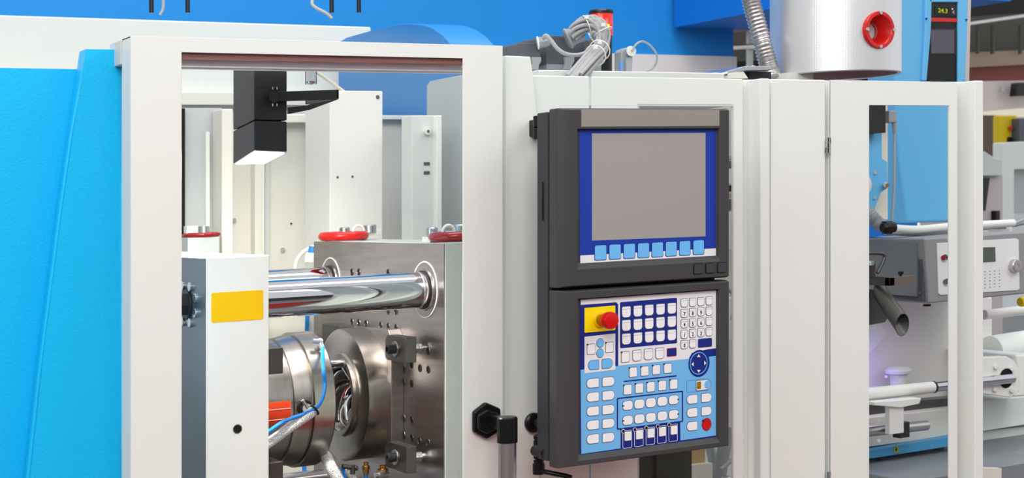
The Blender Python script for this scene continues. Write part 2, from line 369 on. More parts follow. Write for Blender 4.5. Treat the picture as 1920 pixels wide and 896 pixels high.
MB().box(inner[0][0]-.06, inner[1][0]+.04, YD+.062, YD+.075, zr(129, YD+.06), zr(120, YD+.06)).build('track_lip', M_cream, td, bevel=.001)

MB().box(inner[0][0]-.01, inner[1][0]+.01, YD+.0045, YD+.0075, inner[2][2]-.01, inner[0][2]+.01).build('pane', M_glass, td)
a = PX(207, 80, outer[0][0])
MB().box(outer[0][0]-.002, outer[0][0]+.4, YD+TH+.002, a[1], outer[0][2]-.05, outer[0][2]-.001).build('top_rail', M_white2, td, bevel=.002)
# grab handle: hexagonal foot, arm, cap, tube
hp = [(888, 770), (912, 752), (938, 768), (938, 806), (912, 823), (888, 807)]
hb = MB().S([(889, 772), (912, 754), (940, 766), (940, 808), (914, 824), (889, 810)], YD-.014, .014)
hd = hb.build('handle_foot', M_black, td, bevel=.005)
h2 = MB().S([(898, 778), (914, 768), (938, 776), (938, 802), (914, 814), (898, 806)], YD-.026, .013); h2.build('handle_foot', M_black, td, bevel=.004)
pc = P(913, 795, YD); 
cpx = P(951, 800, 2.84)
MB().box(pc[0]-.008, pc[0]+.012, 2.84, YD-.02, P(913, 806, 2.9)[2], P(913, 782, 2.9)[2]).build('handle_arm', M_black, td, bevel=.003)
MB().box(pc[0]-.006, cpx[0], 2.832, 2.848, P(930, 808, 2.84)[2], P(930, 783, 2.84)[2]).build('handle_arm', M_blackm, td, bevel=.002)
zt = P(951, 781, 2.84)[2]; zb = P(951, 829, 2.84)[2]
MB().lathe((cpx[0], 2.84, zb), (0, 0, 1), [(0, 0), (.0222, 0), (.0222, zt-zb-.003), (.0195, zt-zb), (0, zt-zb)]).build('grip_cap', M_black, td, label='black cylindrical cap')
MB().cyl((cpx[0], 2.84, .6), (cpx[0], 2.84, zb+.004), .0195).build('grip_tube', M_satin, td, label='satin aluminium tube')

# ------------------------------------------------------------------ fixed white covers right of the door
YP = 3.0
def cover(name, px, Y, th, m, label, cat='cover panel', bevel=.003):
    o = MB().S(px, Y, th).build(name, m, bevel=bevel); tagd(o, label, cat); return o
cover('cover_panel', [(948, 104), (995, 106), (1000, 140), (1007, 210), (1012, 500), (1012, 1060), (948, 1060)], YP-.02, .03, M_white, 'narrow white cover strip with tapering right edge beside the door')
def rcover(name, x0, y0, x1, Y, th, m, label, ref=None, y1=1080):
    A = P(x0, y0, Y)[0]; B = P(x1, y0, Y)[0]; r = x0 if ref is None else ref
    o = MB().box(A, B, Y, Y+th, P(r, y1, Y)[2], P(r, y0, Y)[2]).build(name, m, bevel=.003); tagd(o, label, 'cover panel'); return o
rcover('cover_panel', 996, 141, 1105.5, YP, .05, M_white, 'flat white cover panel left of and behind the control panel', 1000)
# rear door with window behind the control panel
tb = thing('rear_door', P(1250, 1000, YP), 'white hinged cover door with window opening behind the control panel', 'door')
outer = R4(1109.5, 144, 1393, 1080, YP, 1150); inner = R4(1197, 197, 1376, 1060, YP, 1368)
inner[0] = (inner[0][0], YP, inner[0][2])
MB().frame(outer, inner, (0, .006, 0)).build('door_frame', M_white, tb, bevel=.003)
MB().frame(inner, [(inner[0][0]+.002, YP, inner[0][2]-.003), (inner[1][0]-.003, YP, inner[1][2]-.003), (inner[2][0]-.003, YP, inner[2][2]+.004), (inner[3][0]+.002, YP, inner[3][2]+.004)], (0, .006, 0)).build('window_trim', M_white2, tb)
MB().box(inner[0][0], inner[1][0], YP+.007, YP+.01, inner[2][2], inner[0][2]).build('pane', M_glass, tb)
rcover('cover_panel', 1393.5, 149, 1421, YP+.022, .03, M_white, 'recessed white strip between rear door and square post', 1400)
rcover('corner_post', 1426, 147, 1444, YP-.028, .09, M_white, 'slim white square post left of the wide plain cover', 1426)
rcover('cover_panel', 1445.5, 148, 1548, YP-.012, .06, M_white, 'wide plain white cover panel between square post and hinges', 1446)
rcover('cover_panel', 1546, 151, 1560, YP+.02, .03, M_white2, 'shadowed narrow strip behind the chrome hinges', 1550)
tr = thing('front_door', P(1670, 1000, YP), 'white hinged door with tall narrow window under the hopper', 'door')
outer = R4(1557.5, 150, 1795, 1080, YP-.012, 1558); inner = R4(1630, 198, 1780, 1060, YP-.012, 1780)
MB().frame(outer, inner, (0, .005, 0)).build('door_frame', M_white, tr, bevel=.0015)
MB().box(outer[0][0], outer[0][0]+.003, YP-.01, YP+.02, outer[2][2], outer[0][2]-.001).box(outer[1][0]-.003, outer[1][0], YP-.01, YP+.02, outer[2][2], outer[0][2]-.001).build('side_return', M_white, tr)
MB().box(inner[0][0]-.01, inner[1][0]+.01, YP-.006, YP-.003, inner[2][2], inner[0][2]+.01).build('pane', M_glass, tr)
for y0 in (258, 884):
    h = MB(); p = P(1552, y0, YP-.016)
    for k in range(3): h.cyl((p[0], p[1], p[2]-.013*k-.0005), (p[0], p[1], p[2]-.013*(k+1)+.0005), .0052, n=16)
    h.box(p[0]-.001, p[0]+.009, p[1]-.001, p[1]+.002, p[2]-.012, p[2]); h.box(p[0]-.008, p[0], p[1], p[1]+.003, p[2]-.038, p[2]-.026)
    h.build('hinge', M_chrome, tr, label='chrome hinge')
rcover('cover_panel', 1795.5, 153, 1829, YP+.02, .03, M_white, 'recessed white strip right of the windowed door', 1800)
rcover('corner_post', 1828, 151, 1844, YP-.045, .1, M_white, 'rightmost slim white post, last upright of the machine front', 1829)
# strip behind the covers, on top
tmf = thing('machine_frame', (2.5, 3.5, 0), 'heavy machine frame carrying deck, beams and mould area base', 'machine frame')
MB().box(P(1003, 131, 3.3)[0], P(1350, 131, 3.3)[0], 3.28, 3.66, P(1010, 200, 3.3)[2], P(1010, 132, 3.3)[2]).build('top_ledge', M_white2, tmf, bevel=.003)

# ------------------------------------------------------------------ cell interior: back panels
YI = 4.5
def ipanel(name, x0, y0, x1, y1, Y, th, m, label, bevel=.003, cat='machine panel', ref=0):
    o = MB().box(P(x0, y0, Y)[0], P(x1, y0, Y)[0], Y, Y+th, .55 if y1 > 600 else P(x0, y1, Y)[2], P(x0, y0, Y)[2]).build(name, m, bevel=bevel); tagd(o, label, cat); return o
tcp = thing('inner_sheeting', P(378, 700, 4.45), 'blue-grey inner panel at the left of the cell with upright white strip', 'machine panel')
bx = lambda x0, y0, x1, y1, Y, th: MB().box(P(x0, y0, Y)[0], P(x1, y0, Y)[0], Y, Y+th, .55 if y1 > 600 else P(x0, y1, Y)[2], P(x0, y0, Y)[2])
bx(330, 203, 347, 700, 4.42, .03).build('black_seal', M_black, tcp)
bx(335, 202, 415.5, 700, 4.45, .02).build('sheet', M_greyp, tcp)
bx(386, 247, 393, 428, 4.435, .015).build('light_strip', M_white, tcp)
ipanel('cell_post', 416, 204, 437, 700, 4.36, .085, M_cream, 'cream post with small bolt left of the floodlight')
bp = thing('cell_back_panel', P(520, 700, YI), 'cream back panel of the cell directly below the floodlight', 'machine panel')
bx(436, 232, 606, 900, YI, .02).build('sheet', M_cream, bp)
bx(478, 230, 497, 900, YI-.04, .04).build('rib', M_cream, bp, bevel=.003)
MB().rbox(500, 214, 606, 230, YI-.05, .07).build('top_rib', M_cream, bp, bevel=.003)
bx(497, 230, 505, 900, YI-.015, .015).build('rib', M_white2, bp)
MB().rbox(594, 230, 606, 470, YI-.03, .03).build('perforated_rib', M_white2, bp)
for x, y in ((439, 413), (530, 468), (577, 253)):
    MB().cyl(P(x, y, YI-.012), P(x, y, YI+.01), .007, n=16).build('screw', M_greypl, bp)
MB().cyl(P(546, 419, YI-.004), P(546, 419, YI+.01), .003, n=12).build('hole', M_hole, bp)
for y in (247, 259, 269, 293, 320, 350): MB().cyl(P(600, y, YI-.033), P(600, y, YI-.02), .0028, n=10).build('hole', M_hole, bp)
t = thing('cream_cabinet', P(660, 452, 4.15), 'tall cream-white sheet box standing behind the far tie bar', 'cabinet')
A = P(618, 170, 4.15)[0]; B = P(718, 170, 4.15)[0]
MB().box(A, B, 4.15, 4.34, .55, P(660, 170, 4.15)[2]).build('body', M_whitei, t, bevel=.004)
for x, y in ((633, 332), (661, 331), (708, 182)): MB().cyl(P(x, y, 4.148), P(x, y, 4.16), .0035 if y > 200 else .006, n=12).build('screw', M_greydk, t)
t = thing('cell_wall', P(745, 450, YI), 'plain cream wall sheet between the sheet box and the slotted column', 'machine panel')
bx(716, 222, 775, 900, YI, .02).build('sheet', M_cream, t); MB().rbox(716, 216, 775, 224, YI-.04, .05).build('top_rib', M_white2, t, bevel=.002)
t = thing('slotted_column', P(795, 450, 4.4), 'off-white column with round knob and two small slots', 'column')
A = P(772, 216, 4.0)[0]; B = P(818, 216, 4.0)[0]
MB().box(A, B, 4.0, 4.07, .55, P(790, 216, 4.0)[2]).build('body', M_white2, t, bevel=.003)
MB().cyl(P(802, 246, 3.98), P(802, 246, 4.01), .010, n=20).build('knob', M_wtie, t); MB().cyl(P(803, 246, 3.975), P(803, 246, 3.99), .004, n=12).build('screw', M_greydk, t)
for y in (304, 321): MB().rbox(795, y, 806, y+6, 3.998, .01).build('slot', M_greydk, t)
ipanel('slim_post', 818.5, 216, 829, 900, 3.98, .04, M_white, 'slim white post right of the slotted column')
# tall grey cross wall
Xg = 2.12
o = MB().prism([PX(800, 160, Xg), PX(806, 152, Xg), PX(900, 134, Xg), PX(900, 520, Xg), PX(800, 520, Xg)], (.02, 0, 0)).build('grey_partition', M_greyp, bevel=.002)
tagd(o, 'pale grey upright partition with sloping top edge at the right of the cell', 'partition')

# block with ring at left, modelled in place of a reflection
t = thing('reflection_block', P(378, 470, 4.25), 'pale block with red ring modelling a reflection, far left of the cell', 'block')
bx(352, 446, 412, 700, 4.28, .1).build('body', M_greyp, t, bevel=.002)
MB().torus(P(378, 440, 4.33), (0, 0, 1), .05, .007).build('ring', M_redk, t)
MB().rbox(350, 424, 372, 443, 4.31, .03).build('nut', M_white2, t, bevel=.002)
MB().cyl(P(382, 441, 4.33), P(382, 424, 4.33), .016, n=20).build('bolt', M_zinc, t)

# ------------------------------------------------------------------ moving platen
tm = thing('moving_platen', P(445, 1000, 3.2), 'grey-white moving mould platen with blue-grey flank and yellow sticker', 'platen')
X0 = P(385, 484, 3.2)[0]; X1 = P(504, 480, 3.2)[0]; ZT = P(385, 484, 3.2)[2]
MB().box(X0+.001, X1, 3.2, 4.05, .55, ZT).build('body', mat('platen_white', (241, 238, 233), .42, bump=.05, bscale=900), tm, bevel=.0015)
MB().box(X0, X0+.001, 3.2, 4.05, .55, ZT-.001).build('machined_flank', M_platen, tm)
# sticker with round corners
def rrect(cx, cz, w, h, r, Y, n=4, corners=(1, 1, 1, 1)):
    pts = []
    for i, (sx, sz, a0) in enumerate(((1, 1, 0), (-1, 1, 90), (-1, -1, 180), (1, -1, 270))):
        rr = r*corners[i]
        if rr <= 0: pts.append((cx+sx*w/2, Y, cz+sz*h/2)); continue
        for k in range(n+1):
            a = math.radians(a0+90*k/n); pts.append((cx+sx*(w/2-rr)+rr*math.cos(a), Y, cz+sz*(h/2-rr)+rr*math.sin(a)))
    return pts
p0 = P(396, 577, 3.2); p1 = P(493, 570, 3.2); zc = (P(444, 548, 3.2)[2]+P(444, 600, 3.2)[2])/2
hs = P(444, 548, 3.2)[2]-P(444, 600, 3.2)[2]
MB().prism(rrect((p0[0]+p1[0])/2, zc, p1[0]-p0[0], hs+.004, .004, 3.1985), (0, .002, 0)).build('sticker', M_yellow, tm, label='blank yellow sticker')
p = P(445, 804, 3.2)
MB().lathe((p[0], 3.199, p[2]), (0, 1, 0), [(.0105, 0), (.0095, 0.0), (.0085, .003), (.0085, -.001)]).build('threaded_hole', M_zinc, tm)
MB().cyl((p[0], 3.1985, p[2]), (p[0], 3.2005, p[2]), .0088, n=20).build('threaded_hole', M_hole, tm)
pb = PX(352, 570, X0)
b_ = MB(); b_.cyl((X0, pb[1], pb[2]), (X0-.034, pb[1], pb[2]), .027, n=6); b_.cyl((X0, pb[1], pb[2]), (X0-.006, pb[1], pb[2]), .034, n=24); b_.build('hex_bolt', M_blackm, tm, bevel=.002)
for k in range(8):
    w = math.radians(22.5+45*k); yy = pb[1]+.052*math.cos(w)*1.3; zz = pb[2]+.043*math.sin(w)
    c = MB(); c.cyl((X0+.001, yy, zz), (X0-.006, yy, zz), .0105, n=18); c.build('cap_screw', M_zinc, tm, bevel=.001)

# ------------------------------------------------------------------ fixed platen
XP = P(833, 457, 3.25)[0]; ZF = P(833, 456, 3.25)[2]
YN = PX(797, 543, XP)[1]; ZN = PX(797, 543, XP)[2]; YFR = PX(620, 522, XP)[1]
tf = thing('fixed_platen', (XP+.1, 3.65, .55), 'machined steel fixed platen with drilled face and pale painted edge', 'platen')
MB().box(XP, XP+.003, 3.252, 4.06, .55, ZF-.001).build('machined_face', M_steel, tf)
MB().box(XP+.003, XP+.16, 3.25, 4.06, .55, ZF).build('body', mat('platen_edge_paint', (186, 191, 186), .4, var=.02), tf, bevel=.0015)
holes = []
for (x, y) in [(660, 510), (673, 510), (728, 511), (660, 603), (673, 604.5), (686.5, 606.5), (714, 610), (728, 612), (742.5, 614), (742.5, 583), (728, 583),
               (772, 684), (787.5, 690), (803.5, 692.5), (757, 716), (772, 719), (757, 784), (772, 787.5), (757, 816), (772, 821), (787, 827), (803, 830), (757, 690),
               (837-34, 658)]:
    q = PX(x, y, XP); h = MB(); h.cyl((XP-.0008, q[1], q[2]), (XP+.001, q[1], q[2]), .0088, n=16); o = h.build('tapped_hole', M_hole, tf)
    h = MB().torus((XP-.0004, q[1], q[2]), (1, 0, 0), .0092, .0011, 16, 6); h.build('tapped_hole', M_steeld, tf)
for yy in (YN, YFR):
    r = MB(); r.torus((XP-.001, yy, ZN), (1, 0, 0), .068, .0018, 48, 8); r.build('seal_ring', M_wtie, tf, label='white sealing ring around the tie bar')
    r = MB(); r.lathe((XP, yy, ZN), (-1, 0, 0), [(.066, 0), (.066, .001), (.052, .0015), (.050, .006), (.046, .006)]); r.build('bush', M_steel, tf)
# tie bars
for (yy, zz, lab) in ((YN, ZN, 'polished chrome tie bar nearest the door, above the mould'), (YFR, ZN, 'polished chrome tie bar at the rear, brightly lit by the floodlight'),
                      (YFR, 2*1.02-ZN-.0, 'chrome tie bar low at the rear under the mould')):
    if 'low' in lab: zz = ZN-.557
    tt = thing('tie_bar', (1.44, yy, zz-.044), lab, 'tie bar')
    MB().cyl((X1-.0, yy, zz), (XP+.0-.003, yy, zz), .0437, n=64).build('shaft', M_chrome, tt)
    g = MB(); g.lathe((XP-.022, yy, zz), (1, 0, 0), [(.0438, -.001), (.0452, 0), (.0452, .004), (.0438, .005)], 64); g.build('scraper_ring', M_satin, tt)
    g = MB(); g.lathe((XP-.010, yy, zz), (1, 0, 0), [(.0438, -.001), (.0472, 0), (.0472, .006), (.0438, .007)], 64); g.build('scraper_ring', M_blackm, tt)

# lifting rings and bolts on top of the fixed platen
ZT2 = ZF
def lifting(yc, xc, m, lab, xr):
    tt = thing('lifting_shackle', (xc, yc, ZT2), lab, 'lifting ring')
    MB().box(xc-.055, xc-.02, yc+.03, yc+.075, ZT2, ZT2+.014).build('pad', M_white2, tt, bevel=.001)
    MB().box(xc+.0, xc+.06, yc+.02, yc+.06, ZT2+.012, ZT2+.026).build('pad', M_white2, tt, bevel=.001)
    MB().lathe((xc-.04, yc+.05, ZT2+.014), (0, 0, 1), [(0, 0), (.015, 0), (.015, .02), (.011, .023), (.008, .023), (.008, .012), (0, .012)], 24).build('cap_screw', M_zinc, tt)
    MB().lathe((xc+.028, yc+.03, ZT2+.02), (0, 0, 1), [(0, 0), (.019, 0), (.019, .019), (.015, .022), (.010, .022), (.010, .012), (0, .012)], 24).build('cap_screw', M_zinc, tt)
    MB().torus((xr, yc, ZT2+.0135), (0, 0, 1), .058, .0125, 40, 14).build('ring', m, tt)
    MB().torus((xc-.02, yc+.0, ZT2+.025), (0, 1, 0), .016, .004, 24, 8).build('link', M_wtie, tt)
lifting(3.335, XP+.075, M_redk, 'dark red lifting ring with two cap screws on the near platen corner', XP+.078)
lifting(3.93, XP+.10, M_red, 'bright red lifting ring with lit cap screws at the far platen corner', XP+.035)

# ------------------------------------------------------------------ mould halves
YM = 3.645; ZM = P(640, 740, 3.645)[2]; XF = P(640, 740, 3.645)[0]
RM = .170
tr_ = thing('mould_half', (XF+.05, YM, ZM-RM), 'round steel mould half with twisted cavity bolted to the drilled platen', 'mould')
MB().lathe((XP-.034, YM, ZM), (-1, 0, 0), [(RM-.001, 0), (RM-.001, XP-XF-.036), (RM-.006, XP-XF-.034), (.108, XP-XF-.034), (.104, XP-XF-.030), (.104, XP-XF-.022), (.092, XP-XF-.022)], 96).build('body', M_steelc, tr_, ang=25)
MB().lathe((XF, YM, ZM), (1, 0, 0), [(.104, .010), (.100, -.004), (.094, -.005), (.090, 0), (.083, .010), (.078, .03), (.062, .055), (.03, .066), (0, .068)], 80).build('cavity_ring', M_steelc, tr_, ang=25)
sp = MB()
for k in range(6):
    w0 = 2*math.pi*k/6; pts = []
    for i in range(15):
        f_ = i/14; w = w0+f_*1.9; r = .088-.055*f_; pts.append((XF+.012+.035*f_, YM+r*math.cos(w), ZM+r*math.sin(w)))
    sp.path(pts, [.005+.019*math.sin(math.pi*(.08+.92*i/14)) for i in range(15)], n=12)
sp.build('twisted_cavity', M_chrome, tr_, label='mirror polished twisted cavity core')
MB().lathe((XF-.001, YM-.135, ZM+.075), (1, 0, 0), [(0, .0), (.0115, 0), (.0115, .002)], 24).build('pin_bore', M_hole, tr_)
for (dy, dz) in ((.065, .115),):
    g = MB(); g.cyl((XF-.06, YM-.02, ZM+.083), (XF+.02, YM-.02, ZM+.083), .0115, n=24); g.build('guide_pin', M_chrome, tr_)
# backing plate: square with chamfered upper corner
hw = .172
pl = [(XP-.034, YM-hw, ZM-hw), (XP-.034, YM+hw, ZM-hw), (XP-.034, YM+hw, ZM+hw-.01), (XP-.034, YM-hw+.02, ZM+hw), (XP-.034, YM-hw, ZM+hw-.02)]
MB().prism(pl, (.034, 0, 0)).build('backing_plate', M_steel, tr_, bevel=.0015)
# block on top left of right mould (rear clamp carrier)
MB().box(XP-.075, XP-.034, YM+.06, YM+.175, ZM+.11, ZM+hw).build('rear_block', M_steeld, tr_, bevel=.001)

XL = P(632, 730, YM-RM)[0]
tl = thing('mould_half', (X1+.1, YM, ZM-RM), 'round steel mould half with orange-red plate on the moving platen', 'mould')
L = XL-X1
MB().lathe((X1, YM, ZM), (1, 0, 0), [(RM-.014, 0), (RM-.014, L-.112), (RM-.017, L-.110), (RM-.017, L-.107), (RM-.012, L-.105), (RM-.005, L-.064), (RM-.008, L-.062), (RM-.008, L-.059), (RM, L-.057), (RM, L-.004), (RM-.004, L), (.1, L), (.1, L-.02), (0, L-.02)], 96).build('body', M_steelc, tl, ang=20)
for (xx, yy) in ((XL-.118, 0),):
    pass
# orange plate wrapped on the cylinder
def onc(px, py, r=RM, X=None):    # point on the mould cylinder surface facing the camera
    lo, hi = YM-r, YM
    d = ray(px, py); best = None; 
    for i in range(400):
        Y = lo+(hi-lo)*i/399; t = Y/d[1]; Xx = t*d[0]; Z = CZ+t*d[2]-KS*Xx
        v = abs(math.hypot(Y-YM, Z-ZM)-r)
        if best is None or v < best[0]: best = (v, (Xx, Y, Z))
    return best[1]
RP = RM-.0115
q = [onc(470, 757, RP), onc(545, 751, RP), onc(545, 792, RP), onc(470, 800, RP)]
g = MB(); n = 6; za, zb = q[1][2], q[2][2]; vs = []
for i in range(n+1):
    z = za+(zb-za)*i/n; dd = math.sqrt(max(RP*RP-(z-ZM)**2, 0)); 
    for X in (q[0][0], q[1][0]):
        vs.append((X, YM-dd, z)); 
for i in range(n+1):
    z = za+(zb-za)*i/n; dd = math.sqrt(max(RP*RP-(z-ZM)**2, 0))+.0015
    for X in (q[0][0], q[1][0]): vs.append((X, YM-dd, z))
fs = [(2*i, 2*i+1, 2*i+3, 2*i+2) for i in range(n)]+[(2*n+2+2*i, 2*n+3+2*i, 2*n+5+2*i, 2*n+4+2*i) for i in range(n)]
fs += [(2*i, 2*i+2, 2*n+4+2*i, 2*n+2+2*i) for i in range(n)]+[(2*i+1, 2*i+3, 2*n+5+2*i, 2*n+3+2*i) for i in range(n)]+[(0, 1, 2*n+3, 2*n+2), (2*n, 2*n+1, 4*n+3, 4*n+2)]
g.add(vs, fs).build('marking_plate', M_oranged, tl, label='orange-red marking plate')
for f_ in (.33, .8):
    z = za+(zb-za)*f_; dd = math.sqrt(RP*RP-(z-ZM)**2)+.002
    MB().box(q[0][0], q[1][0]-.002, YM-dd, YM-dd+.001, z-.0006, z+.0006).build('printed_line', M_print, tl)
# fittings on the left mould
pf = onc(596, 652)
g = MB(); nrm = Vector((0, pf[1]-YM, pf[2]-ZM)).normalized()
g.lathe(pf, nrm, [(0, -.002), (.008, -.002), (.008, .008), (.0065, .009), (.0065, .018), (.0075, .018), (.0075, .026), (0, .026)], 20)
pe = Vector(pf)+nrm*.02
g.path([pe+Vector((-.018, 0, .003)), pe+Vector((.004, -.003, 0))], .0065, n=16)
g.path([pe, pe+Vector((0.004, -.008, -.016))], [.0072, .0066], n=16); g.build('elbow_fitting', M_zinc, tl, bevel=.0005)
pg = onc(572, 765, RM-.004)
nr2 = Vector((0, pg[1]-YM, pg[2]-ZM)).normalized()
g = MB(); g.cyl(Vector(pg)-nr2*.004, Vector(pg)+nr2*.002, .019, n=28); g.build('port_recess', M_hole, tl)
g = MB(); g.cyl(Vector(pg), Vector(pg)+nr2*.014, .012, n=20); g.cyl(Vector(pg)+nr2*.012+Vector((.004, 0, -.002)), Vector(pg)+nr2*.012+Vector((-.012, 0, .022)), .0045, n=12); g.build('port_fitting', M_zinc, tl, bevel=.001)

def clamp(xr, yn, ztop, zbot, lab, spacer=True, dep=.12, th=.028):
    tt = thing('mould_clamp', (xr-th/2, yn+dep/2, zbot), lab, 'clamp')
    xl = xr-th
    pts = [(xl, yn, zbot), (xl, yn, ztop), (xl, yn+dep*.9, ztop), (xl, yn+dep, ztop-.012), (xl, yn+dep, zbot+.006), (xl, yn+dep*.9, zbot)]
    MB().prism(pts, (th, 0, 0)).build('body', M_steeld, tt, bevel=.0015)
    zc = (ztop+zbot)/2; yc = yn+dep*.5
    MB().cyl((xl-.003, yc, zc), (xl, yc, zc), .019, n=28).build('washer', M_zinc, tt, bevel=.0008)
    MB().lathe((xl-.003, yc, zc), (-1, 0, 0), [(0, 0), (.0105, 0), (.0115, .001), (.0115, .018), (.010, .0195), (.0065, .0195), (.0065, .008), (0, .008)], 24).build('cap_screw', M_blackm, tt)
    if spacer:
        MB().cyl((xr, yn+.03, zc), (xr+.016, yn+.03, zc), .0125, n=6).build('hex_nut', M_zinc, tt, bevel=.001)
        MB().cyl((xr+.016, yn+.03, zc), (xr+.026, yn+.03, zc), .0135, n=6).build('hex_nut', M_zinc, tt, bevel=.001)
        MB().cyl((xr+.026, yn+.03, zc), (XP, yn+.03, zc), .007, n=16).build('stud', M_zinc, tt)
q1 = P(761, 633, 3.33); q2 = P(761, 681, 3.33)
clamp(XP-.034, 3.33, q1[2], q2[2], 'grey steel clamp block with black cap screw, upper one on the drilled platen')
q1 = P(761, 838, 3.33); q2 = P(761, 888, 3.33)
clamp(XP-.034, 3.33, q1[2], q2[2], 'grey steel clamp block with black cap screw, lower one on the drilled platen')
q1 = P(520, 652, 3.33); q2 = P(520, 701, 3.33); xr = P(531, 652, 3.33)[0]
clamp(xr, 3.33, q1[2], q2[2], 'steel clamp block against the left mould half, upper one beside the white platen', False, th=xr-X1)
q1 = P(520, 866, 3.33); q2 = P(520, 916, 3.33)
clamp(xr, 3.33, q1[2], q2[2], 'steel clamp block against the left mould half, lower one at the frame bottom', False, th=xr-X1)

# hoses
def px3(L): return [P(x, y, Y) for x, y, Y in L]
o = MB().path(catmull([tuple(Vector(pe)+Vector((.004, -.008, -.014)))]+px3([(606, 690, 3.43), (609, 720, 3.42), (604, 748, 3.41), (592, 765, 3.40), (570, 776, 3.39), (535, 789, 3.36), (508, 806, 3.33), (480, 826, 3.3)])), .0048, n=14).build('air_hose', M_bluehose)
tagd(o, 'blue plastic hose curving down the left mould half', 'hose')
o = MB().path(catmull(px3([(590, 768, 3.41), (578, 778, 3.40), (545, 800, 3.38), (510, 826, 3.35), (480, 846, 3.3)])), .0125, n=20).build('braided_hose', M_braid)
tagd(o, 'clear braided hose under the blue hose on the left mould half', 'hose')
tagd(MB().torus(P(590, 768, 3.405), (P(590, 768, 3.4)[0]-P(578, 778, 3.4)[0], .0, P(590, 768, 3.4)[2]-P(578, 778, 3.4)[2]), .0135, .0025, 24, 8).build('hose_clip', M_black), 'black clip around hose ends below the elbow fitting', 'clip')
o = MB().path(catmull(px3([(612, 856, 3.55), (620, 875, 3.5), (634, 900, 3.48), (645, 930, 3.47)])), .015, n=20).build('braided_hose', M_braid)
tagd(o, 'clear braided hose hanging below the gap of the moulds', 'hose')
o = MB().path(catmull(px3([(650, 880, 3.5), (661, 896, 3.5), (672, 930, 3.5)])), .011, n=18).build('braided_hose', M_braid)
tagd(o, 'thin braided hose beneath the right mould half by the black fitting', 'hose')
for x, lab in ((646, 'short blue hose dropping left of the thin braided hose'), (686, 'short blue hose dropping from the brass fitting below the right mould')):
    o = MB().path(px3([(x-4, 876, 3.5), (x, 890, 3.5), (x+2, 930, 3.5)]), .0052, n=12).build('air_hose', M_bluehose); tagd(o, lab, 'hose')
def fitting(x, y, Y, m, lab, h=.03, r=.008):
    p = P(x, y, Y); g = MB(); g.lathe((p[0], p[1], p[2]), (0, 0, -1), [(0, 0), (r*.8, 0), (r*.8, h*.3), (r*1.25, h*.32), (r*1.25, h*.62), (r, h*.64), (r, h), (0, h)], 12)
    o = g.build('hose_fitting', m, bevel=.0006); tagd(o, lab, 'fitting')
fitting(686, 866, 3.5, M_brass, 'small brass hose fitting under the right mould half')
fitting(718, 872, 3.46, M_brass, 'larger brass fitting beside the lower clamp block', .028, .011)
g = MB(); g.cyl(P(642, 874, 3.49), P(670, 878, 3.49), .006, n=14); g.cyl(P(661, 872, 3.49), P(661, 888, 3.49), .007, n=14); tagd(g.build('tee_fitting', M_steeld), 'dark tee fitting over the thin braided hose', 'fitting')
g = MB(); g.cyl(P(703, 891, 3.45), P(728, 889, 3.45), .0075, n=14); g.lathe(P(715, 890, 3.45), (1, 0, 0), [(.0075, -.008), (.0105, -.008), (.0105, .004), (.0075, .004)], 6); tagd(g.build('pipe_union', M_zinc), 'zinc pipe union at the bottom edge left of the lower clamp', 'fitting')
o = MB().path(catmull(px3([(576, 590, 4.3), (575, 620, 4.3), (572, 660, 4.3), (570, 900, 4.3)])), .006, n=12).build('air_hose', M_bluehose); tagd(o, 'vertical blue hose on the cream back wall behind the tie bars', 'hose')
o = MB().path(catmull(px3([(592, 462, 4.2), (575, 468, 4.2), (560, 482, 4.2), (554, 500, 4.2), (553, 540, 4.2)])), .006, n=12).build('white_tube', M_wtie); tagd(o, 'white tube bending down behind the rear tie bar', 'tube')
t = thing('cable_gland', P(582, 490, 4.12), 'white cable gland with blue collar at the far platen edge', 'fitting')
MB().cyl(P(582, 492, 4.12), P(584, 474, 4.12), .018, n=8).build('body', M_wtie, t, bevel=.001); MB().cyl(P(585, 478, 4.12), P(587, 462, 4.12), .012, n=16).build('collar', M_bluehose, t)

# ------------------------------------------------------------------ floodlight
tL = thing('floodlight', P(497, 309, 3.2), 'black boxy floodlight hanging in the cell with glowing glass below', 'lamp')
XB = P(477, 300, 3.2)[0]; XC = P(538.5, 300, 3.2)[0]
zA, zB, zC, zD = 1.5+.1483, 1.5+.1731, 1.5+.1691, 1.5+.1485
off = KS*XB; YA_ = 3.339
def lampbox(zb4, zt4, g_, m, name, bev):
    pts = [(XB, YA_), (XB, 3.2), (XC, 3.2), (XC, YA_)]
    mb = MB(); mb.add([(p[0], p[1], z) for p, z in zip(pts, zb4)]+[(p[0], p[1], z) for p, z in zip(pts, zt4)],
                      [(0, 1, 2, 3), (7, 6, 5, 4), (0, 4, 5, 1), (1, 5, 6, 2), (2, 6, 7, 3), (3, 7, 4, 0)]); return mb.build(name, m, tL, bevel=bev)
zb = [zA-off, zB-off, zC-off, zD-off]
zs = [z for z in (PX(437, 245, XB)[2], PX(477, 225, XB)[2], P(540, 227, 3.2)[2], P(540, 227, 3.2)[2]+.01)]
lampbox(zb, [z-.001 for z in zs], 0, M_blackm, 'lamp_head', .003)
lampbox([z+.001 for z in zs], [1.5+z-off for z in (.39, .375, .375, .39)], 0, M_blackm, 'driver_housing', .003)
mb = MB(); ins = .008
def bil(x, y):
    a = (x-XB)/(XC-XB); b = (y-3.2)/(YA_-3.2)
    return (zb[1]*(1-a)+zb[2]*a)*(1-b)+(zb[0]*(1-a)+zb[3]*a)*b
pts = [(x, y, bil(x, y)) for x, y in ((XB+.004, YA_-.008), (XB+.004, 3.208), (XC-.004, 3.208), (XC-.004, YA_-.008))]
mb.prism([(a, b, c-.0022) for a, b, c in pts], (0, 0, .001)); mb.build('lamp_glass', M_lamp, tL, label='glowing lamp glass')
